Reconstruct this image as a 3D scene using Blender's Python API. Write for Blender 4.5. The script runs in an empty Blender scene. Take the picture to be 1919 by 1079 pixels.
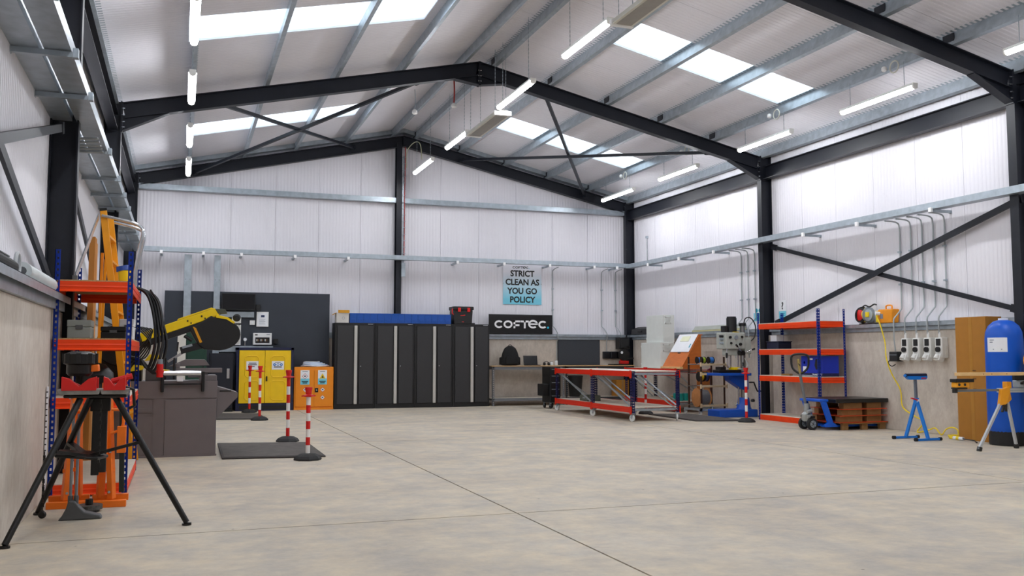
import bpy, math, random
from mathutils import Vector, Matrix
random.seed(7)
SC = bpy.context.scene
COL = SC.collection
R = math.radians
# ---------------------------------------------------------------- camera, world, exposure
H = 1.25
F_PX, YAW, PIT = 1726.57, R(19.7495), R(4.1883)
cam_d = bpy.data.cameras.new('camera')
cam_d.sensor_width = 36.0
cam_d.lens = 36.0 * F_PX / 1919.0
cam_d.clip_start, cam_d.clip_end = 0.05, 200
cam = bpy.data.objects.new('camera', cam_d)
cam.location = (0, 0, H)
cam.rotation_euler = (R(90) + PIT, 0, -YAW)
COL.objects.link(cam)
SC.camera = cam
world = bpy.data.worlds.new('daylight')
SC.world = world
world.use_nodes = True
wn = world.node_tree
wn.nodes['Background'].inputs['Color'].default_value = (0.86, 0.94, 1.0, 1)
wn.nodes['Background'].inputs['Strength'].default_value = 2.2
SC.view_settings.view_transform = 'Standard'
SC.view_settings.look = 'None'
SC.view_settings.exposure = 0.32
SC.view_settings.gamma = 1.0
SC.view_settings.use_curve_mapping = False
SC.cycles.max_bounces = 8
SC.cycles.diffuse_bounces = 5
LAMP = 62.0          # emission of the batten diffusers

# ---------------------------------------------------------------- photo pixel -> point on a known plane
cy_, sy_, cp_, sp_ = math.cos(YAW), math.sin(YAW), math.cos(PIT), math.sin(PIT)
def ray(u, v):
    a = (u - 959.5) / F_PX; b = (539.5 - v) / F_PX
    yf = cp_ - sp_ * b
    return Vector((cy_ * a + sy_ * yf, -sy_ * a + cy_ * yf, sp_ + cp_ * b))
def atX(u, v, x): d = ray(u, v); return Vector((0, 0, H)) + d * (x / d.x)
def atY(u, v, y): d = ray(u, v); return Vector((0, 0, H)) + d * (y / d.y)
def atZ(u, v, z=0.0): d = ray(u, v); return Vector((0, 0, H)) + d * ((z - H) / d.z)

# ---------------------------------------------------------------- materials
def lin(c):
    return tuple((x / 12.92 if x <= .04045 else ((x + .055) / 1.055) ** 2.4) for x in c)
MATS = {}
def mat(name, rgb, rough=.5, metal=0.0, var=.06, scale=6.0, bump=0.0, bscale=60.0, coat=0.0, stretch=None, spec=.5):
    """principled material; rgb in 0..255 sRGB, gently mottled by noise in object space"""
    if name in MATS: return MATS[name]
    m = bpy.data.materials.new(name); m.use_nodes = True
    nt = m.node_tree; b = nt.nodes['Principled BSDF']
    c = lin([x / 255 for x in rgb])
    b.inputs['Roughness'].default_value = rough
    b.inputs['Metallic'].default_value = metal
    b.inputs['Specular IOR Level'].default_value = spec
    if coat: b.inputs['Coat Weight'].default_value = coat; b.inputs['Coat Roughness'].default_value = .15
    tc = nt.nodes.new('ShaderNodeTexCoord')
    mp = nt.nodes.new('ShaderNodeMapping')
    if stretch: mp.inputs['Scale'].default_value = stretch
    nt.links.new(tc.outputs['Object'], mp.inputs['Vector'])
    if var:
        n = nt.nodes.new('ShaderNodeTexNoise'); n.inputs['Scale'].default_value = scale; n.inputs['Detail'].default_value = 5
        nt.links.new(mp.outputs['Vector'], n.inputs['Vector'])
        cr = nt.nodes.new('ShaderNodeValToRGB')
        cr.color_ramp.elements[0].position = .3; cr.color_ramp.elements[1].position = .7
        cr.color_ramp.elements[0].color = tuple(max(0, x * (1 - var)) for x in c) + (1,)
        cr.color_ramp.elements[1].color = tuple(min(1, x * (1 + var)) for x in c) + (1,)
        nt.links.new(n.outputs['Fac'], cr.inputs['Fac'])
        nt.links.new(cr.outputs['Color'], b.inputs['Base Color'])
    else:
        b.inputs['Base Color'].default_value = c + (1,)
    if bump:
        n2 = nt.nodes.new('ShaderNodeTexNoise'); n2.inputs['Scale'].default_value = bscale; n2.inputs['Detail'].default_value = 4
        nt.links.new(mp.outputs['Vector'], n2.inputs['Vector'])
        bp = nt.nodes.new('ShaderNodeBump'); bp.inputs['Strength'].default_value = bump; bp.inputs['Distance'].default_value = .01
        nt.links.new(n2.outputs['Fac'], bp.inputs['Height'])
        nt.links.new(bp.outputs['Normal'], b.inputs['Normal'])
    MATS[name] = m
    return m
def emit(name, rgb, strength):
    if name in MATS: return MATS[name]
    m = bpy.data.materials.new(name); m.use_nodes = True
    nt = m.node_tree; nt.nodes.clear()
    e = nt.nodes.new('ShaderNodeEmission'); o = nt.nodes.new('ShaderNodeOutputMaterial')
    e.inputs['Color'].default_value = tuple(lin([x / 255 for x in rgb])) + (1,)
    e.inputs['Strength'].default_value = strength
    nt.links.new(e.outputs[0], o.inputs[0])
    MATS[name] = m
    return m
def concrete(name, c1, c2, c3, scale, stretch=(1, 1, 1), rough=.8, bump=.25, pits=True):
    m = bpy.data.materials.new(name); m.use_nodes = True
    nt = m.node_tree; b = nt.nodes['Principled BSDF']; L = nt.links.new
    b.inputs['Roughness'].default_value = rough
    tc = nt.nodes.new('ShaderNodeTexCoord'); mp = nt.nodes.new('ShaderNodeMapping'); mp.inputs['Scale'].default_value = stretch
    L(tc.outputs['Object'], mp.inputs['Vector'])
    n = nt.nodes.new('ShaderNodeTexNoise'); n.inputs['Scale'].default_value = scale; n.inputs['Detail'].default_value = 9; n.inputs['Roughness'].default_value = .62
    L(mp.outputs['Vector'], n.inputs['Vector'])
    cr = nt.nodes.new('ShaderNodeValToRGB'); el = cr.color_ramp.elements
    el[0].position, el[1].position = .28, .72
    el[0].color = tuple(lin([x / 255 for x in c1])) + (1,); el[1].color = tuple(lin([x / 255 for x in c3])) + (1,)
    e = el.new(.5); e.color = tuple(lin([x / 255 for x in c2])) + (1,)
    L(n.outputs['Fac'], cr.inputs['Fac'])
    n2 = nt.nodes.new('ShaderNodeTexNoise'); n2.inputs['Scale'].default_value = scale * 14; n2.inputs['Detail'].default_value = 6; n2.inputs['Roughness'].default_value = .7
    L(mp.outputs['Vector'], n2.inputs['Vector'])
    mx = nt.nodes.new('ShaderNodeMix'); mx.data_type = 'RGBA'; mx.blend_type = 'OVERLAY'; mx.inputs[0].default_value = .35
    L(cr.outputs['Color'], mx.inputs[6]); L(n2.outputs['Fac'], mx.inputs[7])
    out = mx.outputs[2]
    if pits:
        n3 = nt.nodes.new('ShaderNodeTexNoise'); n3.inputs['Scale'].default_value = scale * 5; n3.inputs['Detail'].default_value = 3
        n3.inputs['Distortion'].default_value = 1.2
        mp3 = nt.nodes.new('ShaderNodeMapping'); mp3.inputs['Scale'].default_value = (.5, 1.6, 1); mp3.inputs['Rotation'].default_value = (0, 0, R(20))
        L(tc.outputs['Object'], mp3.inputs['Vector']); L(mp3.outputs['Vector'], n3.inputs['Vector'])
        c3r = nt.nodes.new('ShaderNodeValToRGB'); c3r.color_ramp.elements[0].position = .60; c3r.color_ramp.elements[1].position = .78
        c3r.color_ramp.elements[0].color = (0, 0, 0, 1); c3r.color_ramp.elements[1].color = (.55, .55, .55, 1)
        L(n3.outputs['Fac'], c3r.inputs['Fac'])
        m2 = nt.nodes.new('ShaderNodeMix'); m2.data_type = 'RGBA'
        m2.inputs[7].default_value = tuple(lin([x / 255 for x in c1])) + (1,)
        L(c3r.outputs['Color'], m2.inputs[0]); L(out, m2.inputs[6]); out = m2.outputs[2]
    if pits:
        n4 = nt.nodes.new('ShaderNodeTexNoise'); n4.inputs['Scale'].default_value = 2.6; n4.inputs['Detail'].default_value = 8; n4.inputs['Roughness'].default_value = .7
        L(tc.outputs['Object'], n4.inputs['Vector'])
        c4 = nt.nodes.new('ShaderNodeValToRGB'); c4.color_ramp.elements[0].position = .38; c4.color_ramp.elements[1].position = .66
        c4.color_ramp.elements[0].color = tuple(lin([x / 255 for x in (150, 148, 148)])) + (1,); c4.color_ramp.elements[1].color = tuple(lin([x / 255 for x in (216, 198, 168)])) + (1,)
        L(n4.outputs['Fac'], c4.inputs['Fac'])
        m4 = nt.nodes.new('ShaderNodeMix'); m4.data_type = 'RGBA'; m4.inputs[0].default_value = .42
        L(out, m4.inputs[6]); L(c4.outputs['Color'], m4.inputs[7]); out = m4.outputs[2]
        vo = nt.nodes.new('ShaderNodeTexVoronoi'); vo.inputs['Scale'].default_value = 2.2; L(tc.outputs['Object'], vo.inputs['Vector'])
        c5 = nt.nodes.new('ShaderNodeValToRGB'); c5.color_ramp.elements[0].position = .018; c5.color_ramp.elements[1].position = .03
        c5.color_ramp.elements[0].color = (.75, .75, .75, 1); c5.color_ramp.elements[1].color = (0, 0, 0, 1)
        L(vo.outputs['Distance'], c5.inputs['Fac'])
        m5 = nt.nodes.new('ShaderNodeMix'); m5.data_type = 'RGBA'; m5.inputs[7].default_value = (.10, .085, .06, 1)
        L(c5.outputs['Color'], m5.inputs[0]); L(out, m5.inputs[6]); out = m5.outputs[2]
    L(out, b.inputs['Base Color'])
    bp = nt.nodes.new('ShaderNodeBump'); bp.inputs['Strength'].default_value = bump; bp.inputs['Distance'].default_value = .006
    L(n2.outputs['Fac'], bp.inputs['Height']); L(bp.outputs['Normal'], b.inputs['Normal'])
    MATS[name] = m
    return m

W_CLAD = mat('white_cladding', (228, 226, 232), .42, 0, .015, 2.0)
W_ROOF = W_CLAD
STEEL = mat('anthracite_steel', (22, 25, 34), .45, 0, .12, 5, .05, 90, spec=.35)
GALV = mat('galvanised', (166, 176, 184), .36, .55, .14, 9, .04, 120)
GALV_D = GALV
BLACK = mat('black_plastic', (14, 14, 16), .45, 0, .1)
RUBBER = mat('rubber', (34, 34, 35), .75, 0, .15, 20, .2, 200)
WHITE = mat('white_paint', (232, 232, 230), .4, 0, .02)
CHROME = mat('bright_metal', (205, 208, 212), .22, .9, .05, 10)
BLUE_UP = mat('blue_upright', (2, 42, 136), .42, 0, .08, 8, spec=.3)
ORANGE_B = mat('orange_beam', (236, 66, 8), .4, 0, .06, 5, spec=.35)
CHIP = mat('chipboard', (176, 142, 98), .8, 0, .22, 90, .2, 200)
CHIP_L = mat('pale_board', (214, 205, 190), .6, 0, .06, 20)
RED = mat('red_plastic', (206, 22, 18), .4, 0, .05)
CONC_W = concrete('concrete_wall', (180, 170, 158), (200, 190, 178), (214, 205, 194), 1.1, (1, 1, .55), .85, .25, False)
CONC_F = concrete('concrete_floor', (160, 149, 135), (191, 180, 161), (208, 197, 178), .55, (1, 1, 1), .62, .3, True)

# ---------------------------------------------------------------- mesh builder
class MB:
    def __init__(s): s.v = []; s.f = []; s.m = []; s.mi = 0
    def _add(s, vs, fs):
        o = len(s.v); s.v.extend([tuple(x) for x in vs]); s.f.extend([tuple(i + o for i in f) for f in fs]); s.m.extend([s.mi] * len(fs)); return s
    def use(s, i): s.mi = i; return s
    def box(s, lo, hi):
        (a, b, c), (d, e, f) = lo, hi
        a, d = min(a, d), max(a, d); b, e = min(b, e), max(b, e); c, f = min(c, f), max(c, f)
        return s._add([(a, b, c), (d, b, c), (d, e, c), (a, e, c), (a, b, f), (d, b, f), (d, e, f), (a, e, f)],
                      [(0, 3, 2, 1), (4, 5, 6, 7), (0, 1, 5, 4), (1, 2, 6, 5), (2, 3, 7, 6), (3, 0, 4, 7)])
    def cbox(s, c, sz): return s.box([c[i] - sz[i] / 2 for i in range(3)], [c[i] + sz[i] / 2 for i in range(3)])
    def frame(s, p, q, up=(0, 0, 1)):
        p, q = Vector(p), Vector(q); z = (q - p).normalized(); u = Vector(up)
        if abs(z.dot(u)) > .999: u = Vector((1, 0, 0))
        x = u.cross(z).normalized(); y = z.cross(x)
        return p, q, x, y, z
    def profile(s, p, q, prof, up=(0, 0, 1), caps=True):
        """extrude closed 2D profile (x across, y along up) from p to q"""
        p, q, x, y, z = s.frame(p, q, up); n = len(prof)
        vs = [p + x * a + y * b for a, b in prof] + [q + x * a + y * b for a, b in prof]
        fs = [(i, (i + 1) % n, (i + 1) % n + n, i + n) for i in range(n)]
        if caps: fs += [tuple(range(n - 1, -1, -1)), tuple(range(n, 2 * n))]
        return s._add(vs, fs)
    def bar(s, p, q, w, h=None, up=(0, 0, 1)):
        h = w if h is None else h
        return s.profile(p, q, [(-w / 2, -h / 2), (w / 2, -h / 2), (w / 2, h / 2), (-w / 2, h / 2)], up)
    def ibeam(s, p, q, d, w, up, tf=.014, tw=.01):
        a, b = w / 2, d / 2; t = tw / 2
        return s.profile(p, q, [(-a, -b), (a, -b), (a, -b + tf), (t, -b + tf), (t, b - tf), (a, b - tf), (a, b), (-a, b), (-a, b - tf), (-t, b - tf), (-t, -b + tf), (-a, -b + tf)], up)
    def cyl(s, p, q, r, n=12, r2=None, caps=True):
        r2 = r if r2 is None else r2; p, q, x, y, z = s.frame(p, q)
        an = [2 * math.pi * i / n for i in range(n)]
        vs = [p + (x * math.cos(t) + y * math.sin(t)) * r for t in an] + [q + (x * math.cos(t) + y * math.sin(t)) * r2 for t in an]
        fs = [(i, (i + 1) % n, (i + 1) % n + n, i + n) for i in range(n)]
        if caps: fs += [tuple(range(n - 1, -1, -1)), tuple(range(n, 2 * n))]
        return s._add(vs, fs)
    def lathe(s, c, prof, n=20, axis=(0, 0, 1)):
        """prof: [(radius, height)] along axis from c"""
        c = Vector(c); p, q, x, y, z = s.frame(c, c + Vector(axis)); vs = []; fs = []
        for r, h in prof:
            for i in range(n):
                t = 2 * math.pi * i / n
                vs.append(c + z * h + (x * math.cos(t) + y * math.sin(t)) * max(r, 1e-4))
        for k in range(len(prof) - 1):
            for i in range(n):
                j = (i + 1) % n
                fs.append((k * n + i, k * n + j, (k + 1) * n + j, (k + 1) * n + i))
        fs.append(tuple(range(n - 1, -1, -1))); fs.append(tuple((len(prof) - 1) * n + i for i in range(n)))
        return s._add(vs, fs)
    def tube(s, pts, r, n=8, closed=False):
        pts = [Vector(p) for p in pts]; m = len(pts); vs = []; fs = []; prev = None
        for k in range(m):
            if closed: t = (pts[(k + 1) % m] - pts[k - 1]).normalized()
            else: t = (pts[min(k + 1, m - 1)] - pts[max(k - 1, 0)]).normalized()
            if prev is None:
                u = Vector((0, 0, 1)) if abs(t.z) < .9 else Vector((1, 0, 0))
                x = u.cross(t).normalized()
            else:
                x = (prev - t * prev.dot(t)).normalized()
            y = t.cross(x); prev = x
            for i in range(n):
                a = 2 * math.pi * i / n; vs.append(pts[k] + (x * math.cos(a) + y * math.sin(a)) * r)
        for k in range(m if closed else m - 1):
            for i in range(n):
                j = (i + 1) % n; k2 = (k + 1) % m
                fs.append((k * n + i, k * n + j, k2 * n + j, k2 * n + i))
        if not closed: fs += [tuple(range(n - 1, -1, -1)), tuple((m - 1) * n + i for i in range(n))]
        return s._add(vs, fs)
    def prism(s, poly, v):
        """closed 3D polygon swept by vector v"""
        v = Vector(v); n = len(poly); P = [Vector(p) for p in poly]
        return s._add(P + [p + v for p in P], [tuple(range(n - 1, -1, -1)), tuple(range(n, 2 * n))] + [(i, (i + 1) % n, (i + 1) % n + n, i + n) for i in range(n)])
    def holeplate(s, o, ux, uy, w, h, cx, cy, r, th, n=16):
        """plate w x h spanned by ux, uy from corner o, thickness vector th, with a round hole"""
        o, ux, uy, th = Vector(o), Vector(ux), Vector(uy), Vector(th); I = []; O = []
        an = sorted([2 * math.pi * k / n for k in range(n)] + [math.atan2(y - cy, x - cx) % (2 * math.pi) for x in (0, w) for y in (0, h)])
        for a in an:
            c, d = math.cos(a), math.sin(a)
            t = min(((w - cx) / c if c > 1e-9 else -cx / c if c < -1e-9 else 1e9), ((h - cy) / d if d > 1e-9 else -cy / d if d < -1e-9 else 1e9))
            I.append(o + ux * (cx + r * c) + uy * (cy + r * d)); O.append(o + ux * (cx + t * c) + uy * (cy + t * d))
        m = len(an)
        vs = I + O + [v + th for v in I] + [v + th for v in O]; fs = []
        for k in range(m):
            q = (k + 1) % m
            fs += [(k, q, m + q, m + k), (2 * m + k, 3 * m + k, 3 * m + q, 2 * m + q), (k, 2 * m + k, 2 * m + q, q), (m + k, m + q, 3 * m + q, 3 * m + k)]
        return s._add(vs, fs)
    def quad(s, a, b, c, d): return s._add([a, b, c, d], [(0, 1, 2, 3)])
    def mesh(s, name, mats):
        me = bpy.data.meshes.new(name); me.from_pydata(s.v, [], s.f); me.update()
        for m in (mats if isinstance(mats, (list, tuple)) else [mats]): me.materials.append(m)
        me.polygons.foreach_set('material_index', s.m)
        return me
    def build(s, name, mats, parent=None, bev=0, smooth=False, loc=None, rot=None):
        import bmesh
        me = s.mesh(name, mats)
        bm = bmesh.new(); bm.from_mesh(me); bmesh.ops.recalc_face_normals(bm, faces=bm.faces); bm.to_mesh(me); bm.free()
        if smooth:
            me.polygons.foreach_set('use_smooth', [True] * len(me.polygons))
            if hasattr(me, 'set_sharp_from_angle'): me.set_sharp_from_angle(angle=R(38))
        o = link(name, me, parent)
        if loc is not None: o.location = loc
        if rot is not None: o.rotation_euler = rot
        if bev:
            b = o.modifiers.new('edge', 'BEVEL'); b.width = bev; b.segments = 2; b.limit_method = 'ANGLE'; b.angle_limit = R(40)
        return o
def link(name, data, parent=None):
    o = bpy.data.objects.new(name, data); COL.objects.link(o)
    if parent is not None: o.parent = parent
    return o
def tag(o, label=None, cat=None, group=None, kind=None):
    for k, v in (('label', label), ('category', cat), ('group', group), ('kind', kind)):
        if v: o[k] = v
    return o
def thing(name, label, cat, loc=(0, 0, 0), rz=0, group=None):
    o = link(name, None); o.location = loc; o.rotation_euler = (0, 0, rz); o.empty_display_size = .1
    return tag(o, label, cat, group)
def struct(name, label=None):
    o = link(name, None); o.empty_display_size = .1
    return tag(o, label, None, None, 'structure')
def copy_tree(o, parent=None):
    c = o.copy(); COL.objects.link(c); c.parent = parent
    for ch in o.children: copy_tree(ch, c)
    return c
def in_view(q):
    x, y, z = q[0], q[1], q[2] - H
    r = cy_ * x - sy_ * y; f = sy_ * x + cy_ * y; d = cp_ * f + sp_ * z; u = -sp_ * f + cp_ * z
    return d > .05 and -20 < 959.5 + F_PX * r / d < 1939 and -20 < 539.5 - F_PX * u / d < 1099
def curve_pts(pts, n=6):
    """Catmull-Rom through pts"""
    P = [Vector(p) for p in pts]; P = [P[0] * 2 - P[1]] + P + [P[-1] * 2 - P[-2]]; out = []
    for i in range(1, len(P) - 2):
        a, b, c, d = P[i - 1], P[i], P[i + 1], P[i + 2]
        for k in range(n):
            t = k / n
            out.append(.5 * ((2 * b) + (c - a) * t + (2 * a - 5 * b + 4 * c - d) * t * t + (3 * b - a - 3 * c + d) * t ** 3))
    out.append(P[-2]); return out
ORD = ['first', 'second', 'third', 'fourth', 'fifth', 'sixth', 'seventh', 'eighth', 'ninth', 'tenth', 'eleventh', 'twelfth', 'thirteenth', 'fourteenth', 'fifteenth']
def text(name, s, size, mt, parent, loc, rot, align='CENTER', extrude=.001, sx=1.0, bold=0.0):
    cu = bpy.data.curves.new(name, 'FONT'); cu.body = s; cu.size = size; cu.align_x = align; cu.align_y = 'CENTER'
    cu.extrude = extrude; cu.offset = bold; cu.resolution_u = 3
    o = bpy.data.objects.new(name, cu); COL.objects.link(o)
    dg = bpy.context.evaluated_depsgraph_get(); me = bpy.data.meshes.new_from_object(o.evaluated_get(dg))
    COL.objects.unlink(o); bpy.data.objects.remove(o)
    me.materials.clear(); me.materials.append(mt)
    t = link(name, me, parent); t.location = loc; t.rotation_euler = rot; t.scale = (sx, 1, 1)
    return t

def upright(x0, y0, sx, sy, h, w=.044, z0=0.0):
    """angle post with punched slots; corner at (x0, y0), flanges run towards sx (x) and sy (y)"""
    m = MB(); t = .004; e = .012
    for ax in (0, 1):
        def bx(a0, a1, z0, z1):
            if ax == 0: m.box((x0 + sx * a0, y0, z0), (x0 + sx * a1, y0 + sy * t, z1))
            else: m.box((x0, y0 + sy * a0, z0), (x0 + sx * t, y0 + sy * a1, z1))
        bx(0, e + .004, z0, h); bx(w - e, w, z0, h)
        z = z0
        while z < h - .02:
            bx(e, w - e, z, min(h, z + .030)); z += .052
        bx(e, w - e, h - .012, h)
    return m

# ================================================================ THE BUILDING
XL, XR, D0, B, ZE, ZR = -.997, 11.241, 22.213, 6.182, 5.365, 6.717
XM = (XL + XR) / 2; SL = (ZR - ZE) / (XR - XM); YF = -2.75      # front gable behind the camera
CXL, CXR, CYB = -1.255, 11.50, 22.475      # cladding planes
KXL, KXR, KYB = -1.09, 11.40, 22.36        # concrete faces
ZC = 1.665                                 # top of the concrete
FR = [D0 - k * B for k in range(5)]        # portal frames
def zroof(x, off=0): return ZR + off - SL * abs(x - XM)

# ---- floor: cast slabs with saw-cut joints
floor = struct('floor')
jx = [CXL - .3, 2.55, 7.965, CXR + .3]; jy = [YF - .3, .6, 6.99, 13.42, 19.85, CYB + .3]
g = .008
MB().box((CXL - .3, YF - .3, -.16), (CXR + .3, CYB + .3, -.012)).build('sub_base', mat('joint_filler', (70, 62, 52), .9), floor)
for i in range(3):
    for j in range(5):
        MB().box((jx[i] + g * (i > 0), jy[j] + g * (j > 0), -.012), (jx[i + 1] - g * (i < 2), jy[j + 1] - g * (j < 4), 0)).build('slab', CONC_F, floor)

# ---- cladding: micro-ribbed liner panels, one metre modules
def ribline(w, pitch=.078, d=.0035):
    """(along, out) profile line of a ribbed sheet of width w"""
    n = max(1, int(round(w / pitch))); p = w / n; L = [(0, 0)]
    for k in range(n):
        a = k * p
        L += [(a + p * .34, 0), (a + p * .46, d), (a + p * .88, d), (a + p, 0)]
    return L
SEAM = .004
def wall_panel(parent, axis, a0, a1, plane, out, z0, ztop):
    L = ribline(a1 - a0 - 2 * SEAM); vs = []; fs = []
    for t, d in L:
        a = a0 + SEAM + t; o = plane + out * d
        for z in (z0, ztop(a)): vs.append((a, o, z) if axis == 'x' else (o, a, z))
    # turned-in panel edges so that the seam reads as a groove
    for k in range(len(L) - 1): fs.append((2 * k, 2 * k + 2, 2 * k + 3, 2 * k + 1))
    b = MB(); b._add(vs, fs)
    e = plane - out * .02
    for a, i in ((a0 + SEAM, 0), (a1 - SEAM, len(L) - 1)):
        p, q = vs[2 * i], vs[2 * i + 1]
        if axis == 'x': b.quad(p, q, (p[0], e, q[2]), (p[0], e, p[2]))
        else: b.quad(p, q, (e, p[1], q[2]), (e, p[1], p[2]))
    me = b.mesh('cladding_panel', W_CLAD)
    return link('cladding_panel', me, parent)
def frange(a, b, st):
    while a < b - 1e-6: yield a; a += st
walls = {}
for nm, plane, out in (('wall_left', CXL, 1), ('wall_right', CXR, -1)):
    w = walls[nm] = struct(nm)
    ys = [YF] + [.06 + k for k in range(-2, 23)] + [CYB]
    for a, b in zip(ys, ys[1:]): wall_panel(w, 'y', a, b, plane, out, ZC + .02, lambda a: 5.62)
    MB().box((plane - out * .02, YF, 0), (plane - out * .10, CYB + .1, 5.7)).build('outer_skin', W_CLAD, w)
for nm, plane, out in (('wall_back', CYB, -1), ('wall_front', YF, 1)):
    w = walls[nm] = struct(nm)
    xs = [CXL] + [.02 + 1.02 * k for k in range(-1, 12)] + [CXR]
    xs = sorted(set(round(x, 3) for x in xs)); xs = [x for x in xs if CXL <= x <= CXR]
    for a, b in zip(xs, xs[1:]):
        if a < XM < b:
            wall_panel(w, 'x', a, XM, plane, out, ZC + .02, lambda t: zroof(t, .25)); wall_panel(w, 'x', XM, b, plane, out, ZC + .02, lambda t: zroof(t, .25))
        else: wall_panel(w, 'x', a, b, plane, out, ZC + .02, lambda t: zroof(t, .25))
    o0, o1 = plane - out * .02, plane - out * .10
    MB().prism([(CXL - .1, o0, 0), (CXR + .1, o0, 0), (CXR + .1, o0, zroof(CXR, .26)), (XM, o0, ZR + .26), (CXL - .1, o0, zroof(CXL, .26))], (0, o1 - o0, 0)).build('outer_skin', W_CLAD, w)

# concrete panels between the columns
def conc(parent, lo, hi): return MB().box(lo, hi).build('concrete_panel', CONC_W, parent, bev=.006)
for a, b in zip(FR[1:], FR):
    a2 = max(a + .05, YF + .02)
    conc(walls['wall_left'], (KXL, a2, 0), (CXL - .06, b - .05, ZC)); conc(walls['wall_right'], (KXR, a2, 0), (CXR + .06, b - .05, ZC))
for a, b in ((CXL, XM - .09), (XM - .05, CXR)):
    conc(walls['wall_back'], (a, KYB, 0), (b, CYB + .06, ZC))
    conc(walls['wall_front'], (a, YF - .06, 0), (b, YF + .1, ZC))
# sill rails: galvanised channel on top of the concrete
for w, x, s in ((walls['wall_left'], KXL, 1), (walls['wall_right'], KXR, -1)):
    for a, b in zip(FR[1:], FR):
        m = MB(); a2 = max(a + .08, YF + .02); b2 = b - .08
        f = x + s * .085
        m.box((f, a2, 1.735), (f - s * .004, b2, 1.80)); m.box((f, a2, 1.796), (x - s * .14, b2, 1.80))
        m.build('sill_rail', GALV, w)
        MB().box((x + s * .035, a2, ZC), (x - s * .12, b2, 1.796)).build('sill_packing', GALV, w)
for a, b in ((CXL + .05, XM - .1), (XM - .04, CXR - .05)):
    m = MB(); f = KYB - .085
    m.box((a, f, 1.74), (b, f + .004, 1.80)); m.box((a, f, 1.796), (b, KYB + .1, 1.80)); m.build('sill_rail', GALV, walls['wall_back'])
    MB().box((a, KYB - .035, ZC), (b, KYB + .1, 1.796)).build('sill_packing', GALV, walls['wall_back'])
# gable girt
for a, b in ((XL + .02, XM - .12), (XM + .0, XR - .02)):
    m = MB(); y = D0 + .05
    m.profile((a, y + .08, 5.09), (b, y + .08, 5.09), [(-.08, -.06), (.08, -.06), (.08, -.05), (-.07, -.05), (-.07, .05), (.08, .05), (.08, .06), (-.08, .06)])
    m.build('girt', GALV, walls['wall_back'])

# ---- roof
ceil = {}
PAN = B / 6
def roof_panel(parent, y0, y1, x0, x1, mt, name='roof_panel'):
    L = ribline(y1 - y0 - 2 * SEAM, .085, .006); vs = []; fs = []
    for t, d in L:
        for x in (x0, x1): vs.append((x, y0 + SEAM + t, zroof(x, .20) - d))
    for k in range(len(L) - 1): fs.append((2 * k, 2 * k + 1, 2 * k + 3, 2 * k + 2))
    b = MB(); b._add(vs, fs)
    for i in (0, len(L) - 1):
        p, q = vs[2 * i], vs[2 * i + 1]
        b.quad(p, q, (q[0], q[1], q[2] + .02), (p[0], p[1], p[2] + .02))
    link(name, b.mesh(name, mt), parent)
SKY = bpy.data.materials.new('rooflight_grp'); SKY.use_nodes = True
nt = SKY.node_tree; nt.nodes.clear()
o_ = nt.nodes.new('ShaderNodeOutputMaterial'); mx_ = nt.nodes.new('ShaderNodeMixShader'); tr_ = nt.nodes.new('ShaderNodeBsdfTransparent'); tl_ = nt.nodes.new('ShaderNodeBsdfTranslucent')
tr_.inputs[0].default_value = (.82, .88, .92, 1); tl_.inputs[0].default_value = (.85, .9, .95, 1); mx_.inputs[0].default_value = .35
nt.links.new(tr_.outputs[0], mx_.inputs[1]); nt.links.new(tl_.outputs[0], mx_.inputs[2]); nt.links.new(mx_.outputs[0], o_.inputs[0])
sky_y = [(20.05 - PAN - B * k, 20.05 - B * k) for k in range(4)]
for nm, s in (('ceiling_left', -1), ('ceiling_right', 1)):
    c = ceil[nm] = struct(nm)
    ex = XM + s * (CXR - XM + .08); k0, k1 = XM + s * 1.62, XM + s * 5.12
    y = 20.05 + 3 * PAN
    skin = MB()
    while y > YF:
        y1, y0 = min(y, CYB), max(y - PAN, YF)
        is_sky = any(abs(y - q[1]) < .01 for q in sky_y)
        if is_sky:
            roof_panel(c, y0, y1, XM, k0, W_ROOF); roof_panel(c, y0, y1, k1, ex, W_ROOF); roof_panel(c, y0, y1, k0, k1, SKY, 'rooflight' if any(in_view((x_, y_, zroof(x_, .2))) for x_ in (k0, (k0 + k1) / 2, k1) for y_ in (y0, y1)) else 'rooflight_%s_%s_offscreen' % (nm[8:], ORD[[abs(y - q[1]) < .01 for q in sky_y].index(True)]))
            segs = [(XM, k0), (k1, ex)]
        else:
            roof_panel(c, y0, y1, XM, ex, W_ROOF); segs = [(XM, ex)]
        for a, b in segs:
            skin.prism([(a, y0, zroof(a, .225)), (b, y0, zroof(b, .225)), (b, y0, zroof(b, .30)), (a, y0, zroof(a, .30))], (0, y1 - y0, 0))
        y -= PAN
    skin.build('outer_skin', W_ROOF, c)
    # purlins (Z sections) on top of the rafters
    n = Vector((s * SL, 0, 1)).normalized()
    for off in (.27, 1.42, 2.62, 3.80, 5.0, 6.17):
        x = XM + s * off; z = zroof(x)
        m = MB(); p = Vector((x, YF + .1, z)) + n * .1; q = Vector((x, CYB - .02, z)) + n * .1
        prof = [(-.065, -.1), (.004, -.1), (.004, .092), (.065, .092), (.065, .1), (-.004, .1), (-.004, -.092), (-.058, -.092), (-.058, -.078), (-.065, -.078)]
        if s < 0: prof = [(-a, b) for a, b in prof][::-1]
        m.profile(p, q, prof, n)
        m.build('purlin', GALV_D, c)
    # gable trim angle on top of the end rafter
    a, b = Vector((XM, D0 + .02, zroof(XM, .02))), Vector((XM + s * 6.2, D0 + .02, zroof(XM + s * 6.2, .02)))
    MB().bar(a + Vector((0, .12, .12)), b + Vector((0, .12, .12)), .22, .10, n).build('gable_purlin', GALV_D, c)

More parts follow.
